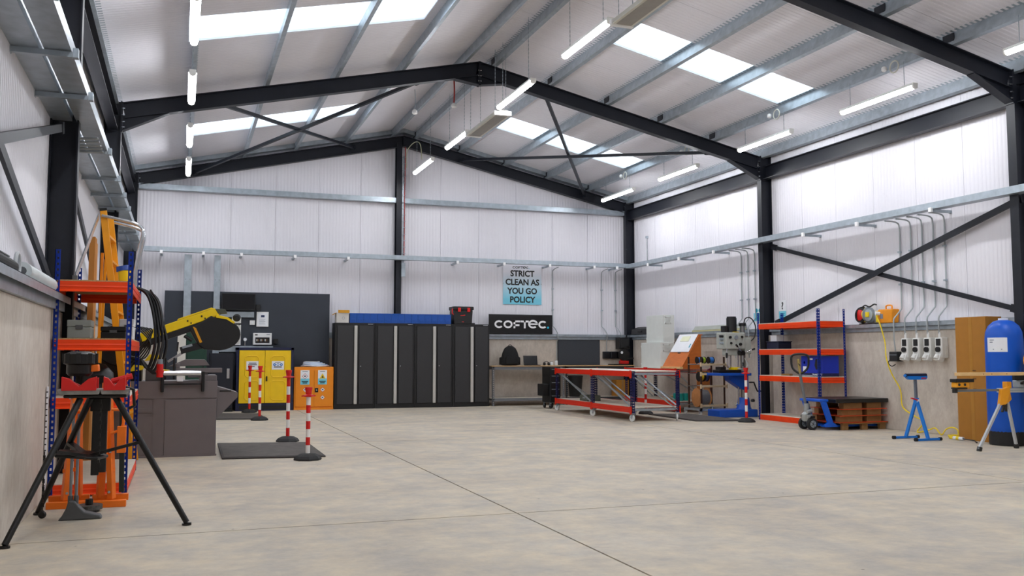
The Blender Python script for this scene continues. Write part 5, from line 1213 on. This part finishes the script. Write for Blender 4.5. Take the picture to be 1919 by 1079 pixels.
# ---- roller stand
SB = mat('stand_blue', (14, 122, 214), .4, 0, .04)
t = thing('roller_stand', 'light blue folding roller stand with red clamp lever', 'roller stand', (10.36, 10.99, 0))
for y, xc in ((.21, -.02), (-.21, .0)):
    MB().bar((xc - .225, y, .022), (xc + .225, y, .022), .032).build('foot_bar', SB, t)
    for s in (-1, 1): MB().cyl((xc + s * .225 - .02, y, .024), (xc + s * .225 + .02, y, .024), .026, 14).build('rubber_foot', BLACK, t)
    MB().bar((xc, y, .03), (.0, y * .08, .56), .05, .03, (1, 0, 0)).build('leg', SB, t, bev=.003)
MB().box((-.028, -.03, .53), (.028, .03, .62)).build('clamp_collar', SB, t, bev=.004); MB().box((-.02, -.033, .55), (.026, -.03, .60)).build('collar_label', PAPER, t)
MB().bar((0, 0, .58), (-.01, 0, .91), .035, .035, (0, 1, 0)).build('telescopic_post', mat('post_zinc', (112, 122, 134), .4, .4), t)
MB().prism([(-.19, -.03, .955), (.20, -.03, .955), (.20, -.03, .915), (.17, -.03, .89), (-.13, -.03, .89), (-.17, -.03, .915)], (0, .06, 0)).build('roller_cradle', SB, t, bev=.003)
MB().cyl((-.19, -.005, .955), (.19, -.005, .955), .028, 16).build('roller', mat('roller_dark', (34, 44, 72), .35, .4), t, smooth=True); MB().cyl((-.215, -.005, .95), (-.185, -.005, .95), .02, 10).build('end_knob', SB, t)
MB().bar((-.02, -.04, .59), (-.14, -.05, .62), .03, .02).build('clamp_lever', RED, t, bev=.004); MB().box((.08, -.032, .905), (.17, -.03, .92)).build('maker_label', RED, t)

# ---- mitre saw stand
SY = mat('stand_yellow', (240, 160, 12), .4, 0, .04); ALU = mat('aluminium', (196, 200, 204), .3, .6, .05)
t = thing('saw_stand', 'aluminium saw stand with yellow leg brackets and outrigger', 'saw stand', (10.33, 9.45, 0))
MB().box((-.02, -.045, .755), (1.0, .045, .815)).build('beam', ALU, t, bev=.006); MB().box((-.02, -.05, .775), (1.0, .05, .79)).build('beam_groove', GALV_D, t)
MB().box((-.78, -.022, .775), (-.02, .022, .805)).build('extension_arm', mat('arm_grey', (126, 132, 138), .4, .4), t, bev=.003); MB().box((-.80, -.026, .76), (-.76, .026, .812)).build('arm_end', BLACK, t)
MB().box((-.79, -.05, .83), (-.58, .05, .90)).build('support_block', SY, t, bev=.01); MB().box((-.81, -.055, .90), (-.50, .055, .945)).build('support_rest', BLACK, t, bev=.008); MB().box((-.79, -.052, .812), (-.62, .052, .83)).build('support_base', BLACK, t)
for x in (-.755, -.66): MB().cyl((x, -.056, .87), (x, -.05, .87), .018, 10).build('support_knob', BLACK, t)
for x0, s in ((0, 1), (.95, -1)):
    MB().prism([(x0 - .05 * s, -.07, .80), (x0 + .10 * s, -.07, .84), (x0 + .10 * s, -.07, .76), (x0 + .02 * s, -.07, .60), (x0 - .09 * s, -.07, .59)], (0, .05, 0)).build('leg_bracket', SY, t, bev=.006)
    MB().prism([(x0 + .06 * s, .02, .80), (x0 + .20 * s, .02, .76), (x0 + .22 * s, .02, .66), (x0 + .14 * s, .02, .60), (x0 + .06 * s, .02, .62)], (0, .05, 0)).build('leg_bracket', SY, t, bev=.006)
    for f, a, yy in ((-.46 * s if s > 0 else .10, -.06 * s, -.05), (.335 * s if s > 0 else -.26, .15 * s, .03)):
        p, q = Vector((x0 + f, yy + (.05 if yy > 0 else 0), .03)), Vector((x0 + a, yy, .62)); lg = MB().bar(p, q, .034, .034, (0, 1, 0)).build('leg', ALU, t, bev=.004); MB().bar(p + Vector((0, 0, -.03)), p + (q - p).normalized() * .03, .046, .046, (0, 1, 0)).build('rubber_foot', BLACK, lg)
    MB().bar((x0 + .0, -.05, .60), (x0 - .04 * s, -.05, .50), .02, .03, (0, 1, 0)).build('leg_catch', BLACK, t); MB().bar((x0 + .12 * s, .04, .60), (x0 + .13 * s, .04, .50), .02, .03, (0, 1, 0)).build('leg_catch', BLACK, t)
MB().box((.08, -.04, .815), (.16, .04, .90)).build('saw_mount', SY, t, bev=.006)
t = thing('timber_plank', 'long pale pine plank resting on the saw stand', 'plank', (9.52, 9.31, .985)); MB().box((0, 0, 0), (1.62, .11, .042)).build('plank', mat('pine_plank', (226, 186, 128), .6, 0, .10, 14, 0, 60, 0, (.3, 4, 4)), t, bev=.003)
m = MB(); [MB().cyl((x, -.001, .022), (x, .0, .022), .008, 8).build('knot', mat('knot_brown', (150, 90, 44), .6), t) for x in (.38, .52, .78)]
t = thing('mitre_saw', 'grey mitre saw mounted on the stand beside the blue vessel', 'mitre saw', (10.78, 9.36, .818))
MB().box((-.16, -.10, .0), (.34, .16, .10)).build('base', GALV_D, t, bev=.012); MB().box((-.22, .06, .10), (.40, .10, .165)).build('fence_foot', BLACK, t); MB().box((.02, .08, .165), (.38, .12, .30)).build('fence', GALV, t, bev=.006)
MB().cyl((.24, .14, .36), (.24, .19, .36), .15, 24).build('blade_guard', SY, t, smooth=True); MB().cyl((.24, .19, .38), (.24, .27, .38), .06, 16).build('motor', BLACK, t); MB().bar((-.24, -.06, .06), (-.10, -.02, .09), .04, .03).build('mitre_handle', BLACK, t, bev=.006)

# ---- tank, carton, cable
t = thing('pressure_vessel', 'tall blue resin pressure vessel with white label', 'vessel', (10.955, 9.93, 0))
MB().lathe((0, 0, .12), [(.10, 0), (.19, .015), (.232, .06), (.245, .13), (.245, 1.36), (.235, 1.46), (.20, 1.545), (.13, 1.61), (.07, 1.63)], 36).build('shell', mat('vessel_blue', (0, 82, 190), .38, 0, .05, 4, spec=.4), t, smooth=True)
MB().lathe((0, 0, 0), [(.20, 0), (.235, .01), (.235, .20), (.20, .22)], 28).build('base_boot', BLACK, t, smooth=True); MB().cyl((0, 0, 1.74), (0, 0, 1.775), .065, 20).build('neck_cap', PAPER, t)
m = MB(); A0 = R(166)
for k in range(6):
    a, b = A0 + R(11) * k, A0 + R(11) * (k + 1); rr = .2465
    m.prism([(rr * math.cos(a), rr * math.sin(a), 1.30), (rr * math.cos(b), rr * math.sin(b), 1.30), (rr * math.cos(b), rr * math.sin(b), 1.50), (rr * math.cos(a), rr * math.sin(a), 1.50)], (.001 * math.cos(a), .001 * math.sin(a), 0))
lb = m.build('label_sheet', PAPER, t)
for z, k0, k1 in ((1.46, 1, 2.4), (1.43, 1, 2), (1.33, 2, 4.6)):
    a, b = A0 + R(11) * k0, A0 + R(11) * k1; rr = .249; MB().prism([(rr * math.cos(a), rr * math.sin(a), z), (rr * math.cos(b), rr * math.sin(b), z), (rr * math.cos(b), rr * math.sin(b), z + .012), (rr * math.cos(a), rr * math.sin(a), z + .012)], (.001 * math.cos(a), .001 * math.sin(a), 0)).build('text_line', INK_G, lb)
t = thing('tall_carton', 'tall brown cardboard carton standing behind the blue vessel', 'carton', (11.0, 10.28, 0)); MB().box((0, 0, 0), (.31, .56, 1.82)).build('carton', CARD_D, t, bev=.004); MB().box((-.0015, .25, 0), (.0, .31, 1.82)).build('tape', mat('clear_tape', (176, 122, 44), .3), t)
for z in (.75, .90, 1.02): MB().box((-.002, .2, z), (.0, .26, z + .015)).build('print_mark', mat('print_brown', (96, 62, 22), .7), t)
# wall sockets on the concrete
t0 = None
for k, y in enumerate((12.18, 11.93, 11.69, 11.45)):
    t = thing('industrial_socket', ['white interlocked socket outlet next to the black junction box', 'white interlocked socket outlet, second from the black junction box', 'white interlocked socket outlet, third from the black junction box', 'white interlocked socket outlet, last one, nearest the tall carton'][k], 'socket', (11.398, y, 1.15), 0, 'white industrial sockets on the concrete wall')
    SW = mat('socket_white', (216, 216, 212), .4, 0, .03)
    MB().box((-.13, -.075, .06), (0, .075, .385)).build('case', SW, t, bev=.015); MB().prism([(-.13, -.06, .15), (-.13, .06, .15), (-.19, .06, .02), (-.16, .06, 0.0), (-.16, -.06, 0), (-.19, -.06, .02)][:2] + [(-.19, .06, .03), (-.19, -.06, .03)], (.10, 0, -.03)).build('socket_mouth', SW, t, bev=.01)
    MB().box((-.137, -.045, .255), (-.125, .045, .365)).build('window', INK, t, bev=.004); MB().cyl((-.16, 0, .195), (-.12, 0, .195), .042, 18).build('switch_knob', BLACK, t, smooth=True)
    MB().cyl((-.19, 0, .045), (-.15, 0, .10), .042, 14).build('socket_lid', SW, t, smooth=True); MB().box((-.06, -.080, .1), (-.01, -.074, .25)).build('side_rib', MATS['ivory'], t)
    cy = y + .0
    P_ = curve_pts([(11.16, cy, 3.52), (11.28, cy, 3.52), (11.42, cy, 3.50), (11.47, cy, 3.42), (11.47, cy, 3.1)], 4) + [Vector((11.47, cy, 2.06)), Vector((11.46, cy, 2.03)), Vector((11.30, cy, 1.87)), Vector((11.29, cy, 1.83)), Vector((11.29, cy, 1.62)), Vector((11.30, cy, 1.54))]
    c = conduit(P_, [(11.46, cy, 3.0), (11.46, cy, 2.45)], ['steel conduit feeding the white socket next to the junction box', 'steel conduit feeding the second white socket', 'steel conduit feeding the third white socket', 'steel conduit feeding the white socket nearest the tall carton'][k], 'conduits to the white sockets'); MB().cyl((11.30, cy, 1.535), (11.30, cy, 1.62), .019, 10).build('gland', WHITE, c)
cy = 12.43
P_ = curve_pts([(11.16, cy, 3.52), (11.28, cy, 3.52), (11.42, cy, 3.50), (11.47, cy, 3.42), (11.47, cy, 3.1)], 4) + [Vector((11.47, cy, 2.06)), Vector((11.46, cy, 2.03)), Vector((11.30, cy, 1.87)), Vector((11.29, cy, 1.83)), Vector((11.29, cy, 1.5)), Vector((11.31, cy, 1.32))]
conduit(P_, [(11.46, cy, 3.0), (11.46, cy, 2.45)], 'steel conduit feeding the black junction box', 'conduits to the white sockets')
t = thing('junction_box', 'black junction box on the concrete beside the white sockets', 'box', (11.398, 12.43, 1.15)); MB().box((-.15, -.10, .0), (0, .085, .165)).build('case', mat('jb_black', (26, 28, 32), .4), t, bev=.012); MB().box((-.156, -.09, .105), (-.148, .075, .115)).build('lid_line', GALV_D, t); MB().tube(curve_pts([(-.09, .085, .06), (-.1, .16, -.02), (-.06, .13, -.08), (-.05, .05, -.05)], 5), .008, 6).build('flex', BLACK, t, smooth=True)
for k, y in enumerate((17.15, 16.90, 16.65)):
    P_ = curve_pts([(11.16, y, 3.52), (11.28, y, 3.52), (11.42, y, 3.50), (11.47, y, 3.42), (11.47, y, 3.1)], 4) + [Vector((11.47, y, 2.06)), Vector((11.46, y, 2.03)), Vector((11.30, y, 1.87)), Vector((11.29, y, 1.83)), Vector((11.29, y, 1.2))]
    conduit(P_, [(11.46, y, 3.05), (11.46, y, 2.45)], 'steel conduit dropping behind the drill press, %s from the gable' % ORD[k], 'conduits behind the drill press')
t = thing('conduit_stub', 'short steel conduit rising above the wall tray near the corner column', 'conduit', (11.47, 21.45, 3.67)); MB().cyl((0, 0, 0), (0, 0, .65), .012, 8).build('pipe', CON, t); MB().box((-.03, -.03, .65), (.03, .03, .71)).build('end_box', GALV_D, t)
# cable reel, transformer on the sill
t = thing('cable_reel', 'yellow cable reel with red hub on black stand on the sill', 'cable reel', (11.40, 13.13, 1.801))
MB().box((-.06, -.2, 0), (.06, .2, .015)).build('stand_base', BLACK, t); MB().lathe((-.02, .16, .165), [(.02, 0), (.145, 0), (.15, .012), (.12, .022)], 24, (0, -1, 0)).build('flange', BLACK, t, smooth=True)
o = MB().lathe((-.0, .12, .16), [(.10, 0), (.125, .01), (.125, .10), (.11, .11)], 20, (0, -1, 0)).build('wound_cable', mat('cable_yellow', (236, 206, 20), .45, 0, .1, 60), t, smooth=True); o.location = (-.02, 0, 0)
MB().lathe((-.02, .0, .16), [(.02, 0), (.14, 0), (.145, .012), (.12, .022)], 24, (0, -1, 0)).build('flange', GALV_D, t, smooth=True)
MB().lathe((-.115, .10, .16), [(.02, 0), (.085, 0), (.095, .015), (.06, .03)], 20, (-1, 0, .05)).build('red_hub', RED, t, smooth=True); MB().lathe((-.09, .10, .16), [(.10, 0), (.135, 0), (.135, .03), (.09, .035)], 24, (-1, 0, .05)).build('hub_ring', BLACK, t, smooth=True)
MB().lathe((-.09, -.10, .15), [(.03, 0), (.10, 0), (.105, .03), (.06, .035)], 20, (-1, 0, .05)).build('drum_face', GALV_D, t, smooth=True); MB().cbox((-.13, -.10, .16), (.05, .07, .09)).build('socket_cover', MATS['cable_yellow'], t, bev=.01)
MB().tube(curve_pts([(-.02, .14, .31), (-.04, .05, .33), (-.04, -.05, .30), (-.02, -.14, .34), (-.02, -.20, .33)], 5), .013, 8).build('carry_handle', BLACK, t, smooth=True)
t = thing('site_transformer', 'orange yellow site transformer with top handle on the sill', 'transformer', (11.40, 12.66, 1.801)); TY = mat('transformer_yellow', (238, 150, 20), .45, 0, .05)
MB().prism([(-.075, -.15, 0), (.075, -.15, 0), (.085, -.17, .24), (-.085, -.17, .24)], (0, .34, 0)).build('body', TY, t, bev=.02); MB().tube(curve_pts([(0, -.08, .24), (0, -.07, .30), (0, .05, .30), (0, .06, .24)], 4), .013, 8).build('handle', TY, t, smooth=True); MB().box((-.085, .05, .08), (-.078, .12, .16)).build('rating_plate', INK_G, t); MB().cyl((-.08, .13, .17), (-.15, .15, .175), .03, 12).build('outlet_plug', PAPER, t); MB().box((-.07, .17, .02), (.07, .24, .22)).build('outlet_block', MATS['cable_yellow'], t, bev=.01)
t = thing('extension_lead', 'yellow extension lead dropping down the concrete to the floor', 'cable', (0, 0, 0)); YC = MATS['cable_yellow']
pts = [(11.30, 12.84, 1.93), (11.29, 12.76, 1.80), (11.30, 12.66, 1.48), (11.24, 12.57, 1.21), (11.30, 12.52, .94), (11.36, 12.40, .68), (11.36, 12.36, .40), (11.34, 12.10, .27), (11.33, 11.88, .18), (11.32, 12.0, .03), (11.28, 11.92, .012), (11.30, 11.72, .07), (11.30, 11.60, .10), (11.27, 11.45, .012), (11.30, 11.38, .10), (11.31, 11.26, .135), (11.29, 11.14, .10), (11.24, 11.08, .012), (11.28, 11.02, .10), (11.30, 10.96, .13), (11.22, 10.93, .06), (11.05, 10.98, .012), (10.98, 10.92, .012)]
MB().tube(curve_pts(pts, 6), .011, 6).build('flex', YC, t, smooth=True)
m = MB()
for k in range(4): m.tube([(11.02 + .09 * math.cos(a), 10.93 + .06 * math.sin(a) + .008 * k, .012 + .012 * k) for a in [i * math.pi / 8 for i in range(16)]], .010, 6, True)
m.build('coil', YC, t, smooth=True)
t = thing('lead_connector', 'white and yellow plug connector lying on the floor by the carton', 'plug', (10.86, 10.74, .028)); MB().cyl((-.0, .06, 0), (0, -.12, 0), .026, 12).build('body', PAPER, t, smooth=True); MB().cyl((0, -.0, 0), (0, -.05, 0), .0275, 12).build('band', YC, t); MB().tube([(0, -.12, 0), (.03, -.30, -.012), (-.08, -.42, -.016), (-.14, -.5, -.016)], .009, 6).build('black_flex', BLACK, t, smooth=True)
# posters and boards on the wall and sill
for y0, y1, lab, kd in ((16.74, 16.30, 'pale blue safety poster with pictograms on the wall beside the column', 0), (15.86, 15.62, 'pale blue safety poster with question mark on the wall behind shelving', 1)):
    t = thing('safety_poster', lab, 'poster', (11.488, y1, 1.98)); w = y0 - y1
    p = MB().box((0, 0, 0), (.004, w, .385)).build('sheet', PAPER, t); MB().box((-.001, 0, 0), (.0, w, .17)).build('blue_field', CYAN, t)
    if kd: text('question_mark', '?', .2, INK, t, (-.0015, w / 2, .27), (R(90), 0, R(-90)), bold=.006)
    else:
        for k in range(3): MB().cyl((-.001, w * (.24 + .26 * k), .22), (-.002, w * (.24 + .26 * k), .22), .044, 16).build('pictogram', CYAN_D, t)
    for k in range(3): MB().box((-.002, w * .15, .035 + .04 * k), (-.001, w * (.85 - .1 * k), .05 + .04 * k)).build('text_line', CYAN_D, t)
t = thing('flat_carton', 'long grey flat pack lying on the sill behind the drill press', 'flat pack', (11.40, 17.0, 1.801)); MB().box((-.08, 0, 0), (.07, 2.0, .035)).build('lower_board', mat('flat_cream', (200, 196, 150), .7), t); MB().prism([(-.085, 0, .036), (.075, 0, .036), (.075, 0, .12), (-.02, 0, .13)], (0, 1.95, 0)).build('upper_pack', mat('flat_grey', (160, 164, 156), .6), t, bev=.004)

# ================================================================ HANGING FROM THE ROOF
for y, lab in ((16.03, 'long pale radiant heater hanging under the ridge, closer to the gable'), (9.74, 'long pale radiant heater hanging under the ridge, closer to the open floor')):
    t = thing('radiant_heater', lab, 'heater', (5.27, y, 5.50), 0, 'radiant heaters'); HG = mat('heater_cream', (206, 204, 192), .4, 0, .03); L = .86 if y > 12 else .74
    MB().prism([(-.15, -L, .0), (.15, -L, .0), (.11, -L, .09), (-.11, -L, .09)], (0, 2 * L, 0)).build('casing', HG, t, bev=.006)
    MB().box((-.105, -L + .06, -.006), (.105, L - .06, .002)).build('panel', mat('heater_panel', (150, 146, 138), .5, .2, .06), t)
    for s in (-1, 1): MB().box((-.16, s * L - .03, -.012), (.16, s * L + .03, .07)).build('end_plate', WHITE, t, bev=.006)
    for x in (-.1, .1):
        for s in (-1, 1): chain(t, (x, s * (L - .12), .09), (x, s * (L - .12), zroof(5.27 + x) - 5.50))
for x, y, zt, rd, lab in ((4.24, 17.5, 6.50, False, 'small white sensor hanging on a grey cord from the roof'), (4.90, 17.0, 6.66, True, 'small white sensor hanging on a red cord from the roof')):
    z = 6.05 if not rd else 6.11
    t = thing('hanging_sensor', lab, 'sensor', (x, y, z)); MB().tube(curve_pts([(0, 0, .05), (.01, 0, (zt - z) * .5), (0, 0, zt - z)], 4), .008 if not rd else .016, 6).build('cord', MATS['red_cable'] if rd else GALV_D, t, smooth=True); MB().lathe((0, 0, -.05), [(.03, 0), (.055, .02), (.05, .07), (.02, .10)], 12).build('head', WHITE, t, smooth=True)
for k_, (a, b) in enumerate(LY[2:]):
    yy = b - .25
    x, z = 10.02, zroof(10.02) - .02
    t = thing('flex_coil', 'coiled white flex on the purlin over the socket wall racks, %s from the gable' % ORD[4 - k_], 'flex', (x, a + .35, z), 0, 'flex coils on the purlin'); MB().tube([(-.01, .09 * math.cos(k * .4488), -.03 + .09 * math.sin(k * .4488)) for k in range(14)], .011, 6, True).build('coil', mat('flex_white', (196, 196, 184), .5), t, smooth=True); MB().lathe((-.02, .20, -.05), [(.02, 0), (.04, .02), (.04, .06), (.02, .08)], 10).build('connector', WHITE, t, smooth=True)
